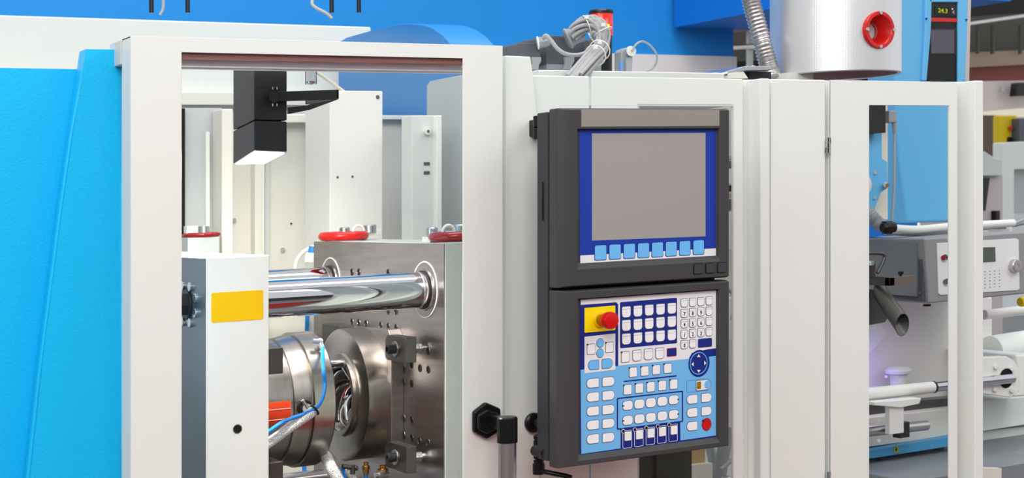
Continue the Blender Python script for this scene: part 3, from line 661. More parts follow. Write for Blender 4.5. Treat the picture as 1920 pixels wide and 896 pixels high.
mb = MB(); ous = .001
mb.prism([(XB+ous, YA_-ous, zb[0]-.0008), (XB+ous, 3.2+ous, zb[1]-.0008), (XC-ous, 3.2+ous, zb[2]-.0008), (XC-ous, YA_-ous, zb[3]-.0008)], (0, 0, .0015)); mb.build('glass_rim', M_zinc, tL)
sp_ = bpy.data.lights.new('floodlight_beam', 'AREA'); sp_.shape = 'RECTANGLE'; sp_.size = .04; sp_.size_y = .18; sp_.energy = 46; sp_.color = (1, .95, .86)
so = bpy.data.objects.new('floodlight_beam', sp_); COL.objects.link(so); so.location = W(((XB+XC)/2, 3.3, zb[1]-.01)); so.rotation_euler = (math.radians(14), math.radians(22), 0)
c = MB(); c.cyl(P(515, 181, 3.178), P(515, 181, 3.2), .0125, n=24); c.build('pivot', M_blackm, tL)
MB().S([(512, 172), (600, 169), (634, 168), (635, 184), (626, 187), (517, 190)], 3.18, .006).build('bracket_arm', M_blackm, tL, bevel=.001)
MB().S([(540, 201), (578, 197), (634, 172), (635, 186), (581, 206), (540, 214)], 3.36, .006).build('bracket_arm', M_blackm, tL, bevel=.001)
MB().box(P(634, 168, 3.18)[0]-.004, P(634, 168, 3.18)[0]+.002, 3.18, 3.366, P(634, 185, 3.18)[2], P(634, 168, 3.18)[2]).build('bracket_bridge', M_blackm, tL, bevel=.001)
for x, y in ((511, 166), (519, 166), (511, 197), (519, 197)): MB().cyl(P(x, y+2, 3.196), P(x, y-3, 3.196), .0018, n=8).build('screw', M_zinc, tL)
# small clear sensor cup hanging at window top
t = thing('sensor_cup', P(583, 158, 3.1), 'small clear plastic sensor cup hanging under the door top', 'sensor')
p = P(583, 158, 3.1); z1 = P(583, 126, 3.1)[2]
MB().lathe((p[0], 3.1, p[2]), (0, 0, 1), [(.0125, 0), (.0125, z1-p[2]), (0, z1-p[2])], 24).build('cup', M_clear, t)
MB().lathe((p[0], 3.1, p[2]), (0, 0, 1), [(.004, .0), (.009, .002), (.0105, .006), (0, .008)], 20).build('lens', M_chrome, t)
tagd(MB().path(catmull(px3([(592, 134, 4.2), (618, 152, 4.2), (645, 172, 4.2)])), .005).build('cream_wire', M_cord), 'cream wire running from the clear sensor to the sheet box', 'wire')

# ------------------------------------------------------------------ control panel
YC = 2.77
tc_ = thing('control_panel', P(1210, 880, YC), 'charcoal operator control panel with grey screen above and keypad below', 'control panel')
LX = P(1050, 500, YC)[0]; RX = P(1369, 500, YC)[0]
def unit(name, ytop, ybot, lab, ox0, oy0, oyb, inner_bottom_w):
    zt = P(1050, ytop, YC)[2]; zb = P(1050, ybot, YC)[2]
    x_in0 = P(ox0, 400, YC)[0]; x_in1 = P(1347, 400, YC)[0]
    zi1 = P(1087, oy0, YC)[2]; zi0 = P(1087, oyb, YC)[2]
    mb = MB(); D = .010
    fo = [(LX+.022, YC, zt-.003), (RX-.003, YC, zt-.003), (RX-.003, YC, zb+.003), (LX+.022, YC, zb+.003)]
    fi = [(x_in0-.004, YC, zi1), (x_in1+.004, YC, zi1), (x_in1+.004, YC, zi0-.011), (x_in0-.004, YC, zi0-.011)]
    fb = [(x_in0, YC+D, zi1+.004), (x_in1, YC+D, zi1+.004), (x_in1, YC+D, zi0), (x_in0, YC+D, zi0)]
    so_ = [(LX, YC+.014, zt), (RX, YC+.014, zt), (RX, YC+.014, zb), (LX, YC+.014, zb)]
    bo = [(LX, YC+.045, zt), (RX, YC+.045, zt), (RX, YC+.045, zb), (LX, YC+.045, zb)]
    fo[1] = (RX-.002, YC, zt-.003)
    vs = fo+fi+fb+so_+bo; fs = []
    for a in range(4):
        b = (a+1) % 4
        fs += [(a, b, 4+b, 4+a), (4+a, 4+b, 8+b, 8+a), (b, a, 12+a, 12+b), (12+b, 12+a, 16+a, 16+b)]
    fs += [(8, 9, 10, 11), (19, 18, 17, 16)]
    mb.add(vs, fs); o = mb.build(name, M_dark, tc_, bevel=.0025, label=lab)
    return o, (x_in0, x_in1, zi0, zi1)
U1, r1 = unit('display_unit', 202, 541, 'upper housing with grey screen', 1086, 243, 494, 0)
U2, r2 = unit('keypad_unit', 545.5, 880, 'lower housing with membrane keypad', 1087, 561, 854, 0)
zt = P(1050, 203, YC)[2]; zb = P(1050, 882, YC)[2]
XS = PX(1036, 500, LX+.004)
MB().box(LX+.006, RX-.01, YC+.045, YC+.053, zb+.008, zt-.006).build('gap_seal', M_black, tc_)
MB().box(LX+.001, RX-.004, YC+.053, YC+.098, zb+.012, zt-.004).build('back_housing', M_dark2, tc_, bevel=.003)
MB().box(LX-.0015, LX+.002, YC+.07, YC+.074, P(1030, 413, YC)[2], P(1030, 340, YC)[2]).build('slot', M_black, tc_)
YO = YC+.0095       # overlay plane
EPS = .0003
def ov(px, m, name, parent, lay=1, th=.0004): return MB().S(px, YO-lay*EPS, th).build(name, m, parent)
# upper overlay
ov([(1086, 240), (1347, 240), (1347, 480), (1087, 494)], M_royal, 'overlay', U1)
ov([(1110, 250), (1323, 249), (1323, 443), (1110, 451)], M_screen, 'screen', U1, 2)
ov([(1088, 479), (1342, 465.5), (1343, 479), (1088, 493.5)], M_print, 'white_band', U1, 2)
pa = [P(1090, 205, YC-.0006), P(1349, 205.5, YC-.0006), P(1349, 236, YC-.0006), P(1090, 237.5, YC-.0006)]
MB().prism(pa, (0, .001, 0)).build('nameplate', M_plate, U1, label='blank brushed metal nameplate')
KEYS = {}
PXM = lambda Y: 1/ (FPX*cs*0+1)
def usz(wpx, hpx, x):          # pixel size at column x on the panel plane to metres
    A = P(x-wpx/2, 500, YO)[0]; B = P(x+wpx/2, 500, YO)[0]; d = ray(x, 500); t = YO/d[1]
    return B-A, hpx/FPX*t
def key(cx, cy, wpx, hpx, shape, m, parent, line=None, tab=False, dot=None, name='key', th=.0020, label=None, outline=True):
    w, h = usz(wpx, hpx, 1210 if shape != 'x' else cx)
    kk = (shape, round(w, 5), round(h, 5), m.name, tab, dot, outline, th)
    p = P(cx, cy, YO)
    if kk not in KEYS:
        def shp(w, h, Y):
            if shape == 'sq': return rrect(0, 0, w, h, min(w, h)*.12, Y)
            if shape == 'rd': return rrect(0, 0, w, h, min(w, h)*.25, Y)
            if shape == 'bot': return rrect(0, 0, w, h, w*.3, Y, corners=(.4, .4, 1, 1))
            if shape == 'DL': return rrect(0, 0, w, h, h*.46, Y, n=6, corners=(.3, 1, 1, .3))
            if shape == 'DR': return rrect(0, 0, w, h, h*.46, Y, n=6, corners=(1, .3, .3, 1))
            if shape == 'oct': return rrect(0, 0, w, h, h*.36, Y, n=3)
            if shape == 'el': return [(w/2*math.cos(2*math.pi*k/28), Y, h/2*math.sin(2*math.pi*k/28)) for k in range(28)]
        mb = MB()
        mb.mi = 1
        if outline: mb.prism(shp(w+.0022, h+.0024, -min(4.6*EPS, th-.0003)), (0, .0008, 0))
        mb.mi = 0; mb.prism(shp(w, h, -th), (0, th, 0)); mb.mi = 1
        if tab: mb.prism([(-w/2, -th-.0002, h*.29), (w/2, -th-.0002, h*.29), (w/2, -th-.0002, h*.27), (-w/2, -th-.0002, h*.27)], (0, .0003, 0))
        mb.mi = 2
        if dot:
            dx, dz = {'tl': (-w/2, h/2), 'l': (-w*.46, 0), 'r': (w*.46, 0)}[dot]
            mb.prism([(dx+.0018*math.cos(2*math.pi*k/12), -th-.0004, dz+.0018*math.sin(2*math.pi*k/12)) for k in range(12)], (0, th, 0))
        me = bpy.data.meshes.new(name)
        me.from_pydata([(x, y, z+KS*x) for x, y, z in mb.v], [], mb.f)
        for mm in (m, line or M_line, M_ink): me.materials.append(mm)
        for pp_, mi in zip(me.polygons, mb.m): pp_.material_index = mi
        import bmesh
        bm = bmesh.new(); bm.from_mesh(me); bmesh.ops.recalc_face_normals(bm, faces=bm.faces[:]); bm.to_mesh(me); bm.free()
        KEYS[kk] = me
    return link(name, KEYS[kk], W(p), parent, label=label)
for x, y in ((332, 260), (495, 251), (656, 243), (815, 235), (972, 227), (1127, 218), (1281, 210), (1435, 201)):
    key(1070+x/6, 430+y/6, 20.5, 26.5, 'sq', M_keyb, U1, M_navy, th=.0018)
YOs = YO; YO = YC
for x, y in ((1430, 443), (1565, 435), (1696, 427)): key(1070+x/6, 430+y/6, 16, 18, 'sq', M_keyk, U1, M_black, th=.003, name='housing_key')
YO = YOs
# lower overlay
Z5 = lambda x, y: (1060+x/4.716, 530+y/4.716)
Z6 = lambda x, y: (1060+x/4.35, 690+y/4.35)
ov([(1087.5, 559), (1347, 541), (1347, 818.3), (1087.5, 853.7)], M_navy, 'overlay', U2)
ov([Z5(136, 150), Z5(1338, 66), Z5(1338, 578), Z5(1250, 590), Z5(1120, 620), Z5(1090, 672), Z5(468, 733), Z5(468, 190), Z5(450, 172), Z5(136, 196)], M_print, 'white_field', U2, 2)
ov([Z5(484, 180), Z5(490, 172), Z5(982, 132), Z5(988, 138), Z5(988, 528), Z5(982, 535), Z5(492, 579), Z5(484, 572)], M_navy, 'navy_field', U2, 3)
ov([Z5(170, 228), Z5(176, 223), Z5(436, 201), Z5(442, 206), Z5(442, 412), Z5(436, 419), Z5(176, 442), Z5(170, 437)], M_signal, 'yellow_field', U2, 3)
ov([Z5(135, 770), Z5(170, 766), Z5(442, 737), Z5(1090, 672), Z5(1130, 640), Z5(1265, 655), Z5(1338, 645), Z6(1240, 547), Z6(940, 590), Z6(937, 438), Z6(428, 500), Z6(450, 506), Z6(450, 655), Z6(130, 700)], M_lblue, 'light_blue_field', U2, 2)
ov([Z5(170, 478), Z5(442, 448), Z5(442, 768), Z5(170, 800)], M_print, 'white_field', U2, 3)
qo = [Z6(420, 250), Z6(428, 242), Z6(953, 184), Z6(961, 190), Z6(961, 432), Z6(953, 440), Z6(428, 503), Z6(420, 496)]
qi = [Z6(430, 256), Z6(436, 252), Z6(947, 195), Z6(951, 199), Z6(951, 426), Z6(947, 430), Z6(436, 492), Z6(430, 488)]
MB().frame([P(x, y, YO-3*EPS) for x, y in qo], [P(x, y, YO-3*EPS) for x, y in qi], (0, .0005, 0)).build('navy_border', M_navy, U2)
ov([Z5(517, 867), Z5(984, 817), Z5(984, 829), Z5(517, 879)], M_navy, 'navy_line', U2, 3)
for c, xc in enumerate((536, 638, 738, 838, 938)):
    for r in range(3):
        a_ = (258, 377, 497)[r]; b_ = (226, 343, 461)[r]; key(*Z5(xc, a_+(b_-a_)*c/4), 15.2, 19.4, 'bot', M_key, U2, tab=True)
NUM = ['', '', '', '', '7', '8', '9', '', '4', '5', '6', '', '1', '2', '3', '', '0', '']
for i, dg in enumerate(NUM):
    c, r = i % 4, i//4; a_ = (178, 270, 362, 455, 547)[r]; b_ = (160, 250, 342, 433, 525)[r]
    x, y = Z5((1048, 1122, 1195, 1269)[c], a_+(b_-a_)*c/3)
    key(x, y, 11.8, 15, 'bot', M_key, U2, tab=True, label=('key with the number '+dg) if dg else None)
    if dg: text(dg, .0118, tuple(Vector(P(x, y+1.8, YO))+Vector((0, -.0023, 0))), M_ink, 'numeral', U2, squeeze=.85)
key(*Z5(1232, 530), 26, 15, 'sq', M_navy, U2, label='wide navy key')
key(*Z5(938, 613), 17, 14, 'sq', M_navy, U2, M_red, label='navy key with red outline')
key(*Z5(528, 655), 14, 18.5, 'sq', M_key, U2, dot='tl')
for x, y in ((630, 643), (732, 631), (831, 623)): key(*Z5(x, y), 15, 19.4, 'bot', M_key, U2, tab=True)
for x, y in ((225, 587), (388, 570)): key(*Z5(x, y), 13.5, 18, 'sq', M_key, U2, dot='tl')
for x, y in ((305, 532), (305, 622)): key(*Z5(x, y), 12, 15.5, 'el', M_keyb, U2, name='round_key')
key(*Z5(247, 727), 18.5, 16.5, 'DL', M_keyb, U2); key(*Z5(367, 714), 18.5, 16.5, 'DR', M_keyb, U2)
for x, y in ((596, 790), (699, 780), (801, 768), (902, 756)): key(*Z5(x, y), 13.5, 17, 'sq', M_key, U2, dot='tl')
for x, y in ((505, 175), (600, 163), (694, 152), (787, 141), (880, 131)): key(*Z6(x, y), 13.8, 17.5, 'sq', M_key, U2, dot='tl')
for i, (x, y) in enumerate(((506, 303), (600, 292), (694, 281), (788, 270), (880, 258))): key(*Z6(x, y), 18, 16.5, 'oct', M_key, U2, dot='l' if i == 0 else 'r' if i == 4 else None)
for i, (x, y) in enumerate(((506, 425), (601, 413), (694, 402), (788, 389), (880, 378))): key(*Z6(x, y), 18, 16.5, 'oct', M_key, U2, dot='l' if i == 0 else 'r' if i == 4 else None)
for (x, y), (x2, y2) in zip(((509, 553), (602, 541), (696, 529), (789, 517), (884, 504)), ((506, 580), (600, 567), (694, 553), (787, 541), (880, 527))):
    w, h = usz(17, 33, 1210); p = P(*Z6(x2, y2), YO-3*EPS)
    MB().frame(rrect(p[0], p[2], w, h, .003, p[1]), rrect(p[0], p[2], w-.0016, h-.0016, .0024, p[1]), (0, .0006, 0)).build('key_frame', M_print, U2)
    key(*Z6(x, y), 12.6, 16.5, 'sq', M_key, U2)
    q = Z6(x2-36, y2-66); key(q[0], q[1], 5, 6, 'el', M_ink, U2, M_print, name='indicator_dot', th=.0018)
for y in (122, 235, 350, 463, 577): key(*Z6(221, y), 21, 16, 'DL', M_key, U2)
for y in (109, 222, 337, 450, 564): key(*Z6(348, y), 21, 16, 'DR', M_key, U2)
for y in (254, 362, 472): key(*Z6(1031, y), 19.5, 16, 'DL', M_key, U2)
for y in (240, 349): key(*Z6(1148, y), 19, 16, 'DR', M_key, U2)
key(*Z6(1150, 458), 17, 22.5, 'el', M_red, U2, M_redk, name='round_key', label='round red key')
key(*Z6(1122, 430), 3, 4, 'el', M_ink, U2, name='indicator_dot', th=.0025)
# arrow pad
key(*Z5(1180, 712), 39.5, 49.5, 'el', M_navy, U2, M_navy, name='arrow_pad', th=.0020)
cx_, cy_ = Z5(1180, 712); w, h = usz(34.5, 43, 1210); p = P(cx_, cy_, YO-.0026)
el = lambda w, h: [(p[0]+w/2*math.cos(2*math.pi*k/40), p[1], p[2]+h/2*math.sin(2*math.pi*k/40)) for k in range(40)]
MB().frame(el(w, h), el(w*.93, h*.93), (0, .0006, 0)).build('arrow_pad_ring', M_lblue, U2)
for px_ in ([(1165, 657), (1196, 657), (1180, 633)], [(1165, 771), (1196, 771), (1180, 796)], [(1116, 720), (1135, 702), (1135, 740)], [(1246, 710), (1229, 690), (1229, 728)]):
    MB().S([Z5(*q) for q in px_], YO-.0026, .0008).build('arrow', M_print, U2)
# small display with dial
p = P(*Z6(1086, 141), YO-3*EPS); w, h = usz(46, 23, 1210)
MB().frame(rrect(p[0], p[2], w, h, h*.4, p[1], corners=(1, .3, .3, 1)), rrect(p[0], p[2], w-.0008, h-.0008, h*.38, p[1], corners=(1, .3, .3, 1)), (0, .0005, 0)).build('outline', M_navy, U2)
key(*Z6(1124, 137), 28, 18.5, 'DR', M_print, U2, name='display_field', th=.0018)
key(*Z6(1085, 139), 7.5, 13.5, 'sq', M_amber, U2, M_ink, name='display', th=.0026, label='tiny amber display')
key(*Z6(1156, 131), 12.5, 15.5, 'el', M_lblue, U2, M_line, name='round_key', th=.0026)
# emergency stop
p = P(1124, 599, YO)
MB().lathe((p[0], YO-.001, p[2]), (0, -1, 0), [(0, 0), (.0175, 0), (.0175, .002), (.0155, .004), (0, .004)], 36).build('stop_collar', mat('stop_collar_yellow', (250, 190, 0), .4), U2)
MB().lathe((p[0], YO-.001, p[2]), (0, -1, 0), [(0, .002), (.0115, .002), (.0115, .02), (0, .02)], 28).build('stop_stem', mat('stop_stem_green', (120, 130, 30), .4), U2)
MB().lathe((p[0], YO, p[2]), (0, -1, 0), [(0, .016), (.0135, .016), (.0175, .030), (.0185, .036), (.0185, .046), (.0165, .050), (.008, .0515), (0, .052)], 40).build('stop_button', mat('stop_red', (205, 8, 10), .35, coat=.15), U2, label='red mushroom stop button', ang=40)

# hinge block and clamp levers of the panel
t = tc_
HYY = 2.945; p = P(1010, 217, HYY); z0 = P(1010, 261, HYY)[2]
MB().cyl((p[0], HYY, z0), (p[0], HYY, (z0+p[2])/2-.001), .0125, n=24).build('knuckle', M_black, t, bevel=.002)
MB().cyl((p[0], HYY, (z0+p[2])/2+.001), (p[0], HYY, p[2]), .0125, n=24).build('knuckle', M_black, t, bevel=.002)
MB().box(p[0]+.004, p[0]+.012, 2.865, HYY, z0+.004, p[2]-.003).build('leaf', M_black, t, bevel=.002)
MB().box(p[0]-.004, p[0]+.03, HYY+.012, 3.0, z0+.008, p[2]-.008).build('leaf', M_black, t, bevel=.002)
t = tc_
p = P(1009, 794, 2.955)
MB().lathe((p[0], 2.978, p[2]), (0, -1, 0), [(0, 0), (.0225, 0), (.0225, .007), (.019, .01), (.0125, .012), (0, .012)], 32).build('flange', M_black, t)
MB().path([(p[0]+.003, 2.965, p[2]), (p[0]+.012, 2.92, p[2]), (p[0]+.05, 2.9, p[2])], .0105, n=20).build('arm_tube', M_black, t)
p = P(1011, 840, 2.9); za = P(1011, 815, 2.9)[2]; zb = P(1011, 860, 2.9)[2]
MB().lathe((p[0], 2.9, zb), (0, 0, 1), [(0, 0), (.011, 0), (.013, .002), (.013, za-zb-.013), (.0115, za-zb-.012), (.0115, za-zb-.009), (.013, za-zb-.008), (.013, za-zb-.002), (.01, za-zb), (0, za-zb)], 28).build('swivel_post', M_black, t)
q = P(1013, 847, 2.865); MB().cyl((q[0], 2.842, q[2]), (q[0]+.002, 2.89, q[2]), .0125, n=24).build('knob', M_blackm, t, bevel=.001)
lv = catmull([P(1010, 862, 2.89), P(1011, 880, 2.885), P(1030, 886, 2.865), P(1060, 892, 2.84), P(1072, 896, 2.83)])
MB().path(lv, [.0125-.007*min(1, i/10) for i in range(len(lv))], n=16).build('clamp_lever', M_black, t)
MB().cyl(P(1010, 868, 2.89), P(1010, 889, 2.89), .0135, n=20).build('lever_hub', M_black, t, bevel=.002)

# ------------------------------------------------------------------ bits seen behind the rear door window
t = thing('inner_cabinet', P(1245, 896, 3.25), 'dark olive inner plate seen below the control panel', 'machine panel')
MB().S([(1190, 120+700), (1262, 820), (1262, 1050), (1190, 1050)], 3.3, .02).build('sheet', M_olive, t); MB().S([(1231, 820), (1297, 820), (1297, 1050), (1231, 1050)], 3.29, .02).build('sheet', M_olive, t)
MB().S([(1190, 846), (1300, 836), (1300, 840), (1190, 850)], 3.28, .02).build('edge', M_plate, t)
o = MB().S([(1294, 800), (1322, 800), (1322, 870), (1294, 874)], 3.35, .02).build('tan_panel', M_tan); tagd(o, 'small tan panel right of the dark olive plate', 'machine panel')
o = MB().S([(1290, 873), (1336, 868), (1336, 1050), (1290, 1050)], 3.33, .05).build('cream_box', M_cream); tagd(o, 'cream box edge below the small tan panel', 'machine panel')
o = MB().path(catmull(px3([(1322, 820, 3.5), (1334, 850, 3.5), (1338, 900, 3.5), (1338, 1000, 3.5)])), .014, n=16).build('grey_pipe', M_greyp); tagd(o, 'pale grey upright pipe beside the small tan panel', 'pipe')
o = MB().path(catmull(px3([(1364, 800, 3.45), (1356, 850, 3.45), (1348, 900, 3.45), (1340, 960, 3.45)])), .019, n=18).build('clear_hose', M_greypl); tagd(o, 'thick grey hose slanting down at the right window edge', 'hose')
o = MB().path(catmull(px3([(1380, 855, 3.4), (1366, 868, 3.4), (1352, 880, 3.4)])), .006, n=12).build('blue_grey_tube', M_cable); tagd(o, 'thin blue-grey tube crossing the thick grey hose', 'tube')
o = MB().lathe(P(1362, 892, 3.4), (0, 0, -1), [(0, 0), (.012, .001), (.015, .008), (.015, .05)], 20).build('steel_cap', M_zinc); tagd(o, 'rounded steel cap at the bottom right of that window', 'cap')
t = thing('valve_stack', P(1370, 420, 3.6), 'dark valve stack glimpsed right of the control panel', 'valve')
for i, (y0_, y1_, m) in enumerate(((291, 300, M_greypl), (302, 316, M_steeld), (318, 346, M_greyp), (348, 360, M_black), (362, 372, M_beige), (374, 396, M_steeld), (398, 470, M_greyp), (640, 700, M_greyp), (560, 640, M_white2))):
    MB().rbox(1340, y0_, 1385, y1_, 3.6, .1).build('valve_block', m, t, bevel=.002)
o = MB().rbox(1195, 190, 1400, 1000, 3.72, .02).build('inner_wall', M_cream); tagd(o, 'pale inner wall behind the rear door window', 'machine panel')
o = MB().path(catmull(px3([(1362, 540, 3.5), (1374, 548, 3.5), (1380, 565, 3.5), (1374, 600, 3.5)])), .008, n=12).build('grey_tube', M_cable); tagd(o, 'bent grey tube glimpsed right of the keypad', 'tube')

# ------------------------------------------------------------------ on top: plug hoods, cables, beacon
ZL = P(1010, 132, 3.3)[2]
def hood(x0, x1, ytop, Y, lab, slope=0):
    tt = thing('plug_hood', P((x0+x1)/2, 133, Y), lab, 'connector')
    zt = P(x0, ytop, Y)[2]; z0 = P(x0, 134, Y)[2]; A = P(x0, 100, Y)[0]; B = P(x1, 100, Y)[0]
    MB().prism([(A, Y, z0+.02), (A, Y, zt-.006), (A+.006, Y, zt), (B-.006, Y, zt), (B, Y, zt-.02), (B, Y, z0+.02)], (0, .16, 0)).build('hood', M_greydk, tt, bevel=.002)
    MB().box(A+.003, B-.003, Y+.002, Y+.158, ZL, z0+.021).build('base', M_greypl, tt, bevel=.001)
    MB().S([(x1-16, 107), (x1+2, 107), (x1+2, 115), (x1-2, 122), (x1-4, 131), (x1-18, 131), (x1-14, 118)], Y-.01, .01).build('lever', M_greypl, tt, bevel=.001)
    return tt
t1 = hood(969, 1013, 80, 3.42, 'small grey plug hood leftmost on the ledge')
t2_ = hood(1024, 1075, 66, 3.45, 'tall grey plug hood with the cable bundle entering')
t3 = hood(1095, 1130, 74, 3.48, 'dark plug hood right, half hidden by the cable bundle')
def gland(p, d, r, tt, m, L=.03, body=M_greypl):
    d = Vector(d).normalized(); p = Vector(p); g = MB(); g.lathe(p, d, [(0, 0), (r, 0), (r, L*.3), (r*.92, L*.35), (r*.92, L*.75), (r*.7, L), (r*.5, L), (r*.45, L*.8), (0, L*.8)], 8 if r > .014 else 24); g.build('gland', body, tt, bevel=.001)
    g = MB(); g.torus(p+d*L*.1, d, r*1.02, r*.16, 24, 8); g.build('gland_nut', m, tt)
g1 = P(1006, 81, 3.41); gland(g1, (1, -.5, .15), .015, t1, M_wtie, .035)
g2 = P(1062, 74, 3.42); gland(g2, (1, -.45, .5), .025, t2_, M_greypl, .05)
g3 = P(1109, 70, 3.44); gland(g3, (.4, -.6, .4), .014, t3, M_wtie, .02)
tcab = thing('cable_bundle', P(1082, 140, 3.36), 'bundle of grey cables tied with white ties arching over the ledge', 'cables')
base = [(1078, 62, 3.39), (1090, 50, 3.38), (1108, 42, 3.37), (1124, 46, 3.36), (1133, 64, 3.35), (1126, 92, 3.34), (1106, 116, 3.29), (1078, 150, 3.24)]
for k in range(11):
    w = 2*math.pi*k/8; rr = .021 if k < 8 else .009; pts = []
    for i, (x, y, Y) in enumerate(base):
        a_ = w+.25*i; s_ = 1+.35*min(1, max(0, i-4)/3); c0 = Vector(P(x, y, Y))
        pts.append(c0+Vector((rr*s_*math.cos(a_), rr*.5*math.sin(a_*1.3), rr*.8*math.sin(a_))))
    MB().path(catmull(pts, 6), .0052, n=10).build('cable', M_cable, tcab)
for i_, f_ in ((1, .55), (3, .75), (5, .1), (5, .5)):
    A_ = Vector(P(*base[i_])); B_ = Vector(P(*base[i_+1])); ax = (B_-A_).normalized(); p = A_.lerp(B_, f_); R = .0245 if i_ < 5 else .028
    MB().torus(p, ax, R, .0016, 28, 8).build('cable_tie', M_wtie, tcab)
    q = p+Vector((-.5*R, -.8*R, .6*R)); MB().box(q[0]-.005, q[0]+.005, q[1]-.004, q[1]+.004, q[2]-.004, q[2]+.005).build('tie_head', M_wtie, tcab, bevel=.001)
o = MB().path(catmull(px3([(1018, 72, 3.37), (1024, 67, 3.36), (1034, 77, 3.35), (1046, 92, 3.34), (1064, 102, 3.33), (1090, 102, 3.33), (1108, 92, 3.33)])), .0055, n=12).build('loose_cable', M_cable); tagd(o, 'single printed grey cable sagging in front of the plug hoods', 'cable')
tbn = thing('beacon', P(1127, 92, 3.62), 'glowing red warning beacon with black cap behind the cables', 'beacon')
p = P(1127, 92, 3.62); zz = lambda y: P(1127, y, 3.62)[2]
MB().lathe((p[0], 3.62, 0), (0, 0, 1), [(0, zz(27)), (.0345, zz(27)), (.0345, zz(22)), (.031, zz(19)), (0, zz(18.5))], 40).build('cap', M_black, tbn)
MB().lathe((p[0], 3.62, 0), (0, 0, 1), [(.033, zz(27)), (.033, zz(46)), (.034, zz(47)), (.034, zz(49)), (.033, zz(50)), (.033, zz(68))], 40).build('lens', M_redglass, tbn, label='glowing red lens')
MB().lathe((p[0], 3.62, 0), (0, 0, 1), [(0, ZL), (.031, ZL), (.031, zz(67)), (0, zz(67))], 32).build('base', M_black, tbn)
MB().rbox(1133, 45, 1143, 50, 3.582, .004).build('bulb_spot', M_glow, tbn)
t = thing('proximity_sensor', P(1176, 134, 3.4), 'small grey sensor with white ring and looped cord on the ledge', 'sensor')
MB().S([(1165, 134), (1165, 98), (1169, 92), (1180, 88), (1187, 92), (1186, 134)], 3.38, .035).build('body', M_greypl, t, bevel=.003)
MB().S([(1174, 134), (1174, 108), (1185, 108), (1185, 134)], 3.372, .01).build('front', M_greypl, t, bevel=.001)
MB().cyl(P(1184, 96, 3.36), P(1182, 95, 3.385), .0125, n=24).build('ring', M_wtie, t); MB().S([(1162, 116), (1169, 115), (1168, 121), (1167, 133), (1164, 132)], 3.37, .004).build('tag', M_tagblue, t)
MB().path(catmull(px3([(1184, 96, 3.35), (1194, 82, 3.35), (1206, 78, 3.36), (1221, 87, 3.38), (1232, 106, 3.4), (1226, 126, 3.42), (1210, 134, 3.43), (1188, 136, 3.43)])), .0028, n=10).build('cord', M_cable, t)
# steel slide plate near the hopper
t = thing('slide_plate', P(1400, 145, 3.4), 'thin bright steel slide plate lying by the hopper foot', 'plate')
MB().S([(1342, 139), (1397, 124), (1446, 124), (1446, 131), (1398, 132), (1350, 144)], 3.35, .2).build('plate', M_zinc, t, bevel=.001)
MB().S([(1348, 143), (1394, 134), (1403, 147), (1348, 147)], 3.33, .15).build('lining', M_cream, t)
MB().rbox(1338, 136, 1349, 146, 3.32, .02).build('nut', M_wtie, t, bevel=.001); MB().cyl(P(1347, 141, 3.32), P(1362, 138, 3.32), .006, n=14).build('bolt', M_zinc, t)
MB().rbox(1405, 134, 1446, 148, 3.38, .1).build('block', M_blackm, t)
MB().cyl(P(1412, 123, 3.38), P(1412, 126, 3.38), .006, n=12).build('screw', M_zinc, t)

# ------------------------------------------------------------------ hopper
YHp = 3.55
pc_ = P(1566, 145, YHp); d_ = ray(1566, 145); rH = 121/FPX*(YHp/d_[1]); 
th_ = thing('material_hopper', pc_, 'large cylindrical perforated metal hopper with red porthole', 'hopper')
zl = P(1566, 143.5, YHp)[2]

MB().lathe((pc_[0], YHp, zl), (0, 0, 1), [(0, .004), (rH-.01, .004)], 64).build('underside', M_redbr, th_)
MB().box(P(1475, 200, 3.5)[0], P(1525, 200, 3.5)[0], 3.5, 3.6, .9, zl+.004).build('stand', M_white2, th_)
ww = None
best = None
for i in range(2000):
    a_ = -math.pi+2*math.pi*i/2000; X = pc_[0]+rH*math.cos(a_); Y = YHp+rH*math.sin(a_)
    if math.sin(a_+.0)*cs+math.cos(a_)*sn > 0: continue
    fx = X*cs-Y*sn; fy = X*sn+Y*cs; pxx = CX+FPX*fx/fy
    if best is None or abs(pxx-1648) < best[0]: best = (abs(pxx-1648), a_)
a_ = best[1]; nH = Vector((math.cos(a_), math.sin(a_), 0)); pH = Vector((pc_[0], YHp, 0))+nH*rH; pH.z = P(1648, 56, pH.y)[2]
rPH = 35.5/FPX*(pH.x*sn+pH.y*cs)
dm = MB(); dm.lathe((pc_[0], YHp, zl), (0, 0, 1), [(rH-.012, .003), (rH-.003, .001), (rH, .004)]+[(rH, .004+.596*i/100) for i in range(1, 101)], 200)
def far(f):
    c = sum((Vector(dm.v[i]) for i in f), Vector())/len(f)-pH; return (c-nH*c.dot(nH)).length > rPH*.87 or c.dot(nH) < -.1
keep = [far(f) for f in dm.f]; dm.f = [f for f, k_ in zip(dm.f, keep) if k_]; dm.m = [0]*len(dm.f); dm.build('drum', M_mesh, th_)
MB().lathe(pH-nH*.012, nH, [(rPH, 0), (rPH, .016), (rPH*.97, .019), (rPH*.80, .019), (rPH*.74, .016), (rPH*.52, -.03), (rPH*.46, -.034)], 48).build('porthole', M_red, th_)
MB().lathe(pH-nH*.050, nH, [(0, 0), (rPH*.49, 0)], 32).build('sight_glass', M_white2, th_)
MB().lathe(pH-nH*.051, nH, [(rPH*.51, 0), (rPH*.50, .012)], 32).build('sight_ring', M_satin, th_)
tH = Vector((-nH.y, nH.x, 0))
for k in range(4):
    w = math.pi/2*k; q = pH+nH*.007+(tH*math.cos(w)+Vector((0, 0, 1))*math.sin(w))*rPH*.89
    MB().cyl(q, q+nH*.004, .005, n=12).build('screw', M_zinc, th_)
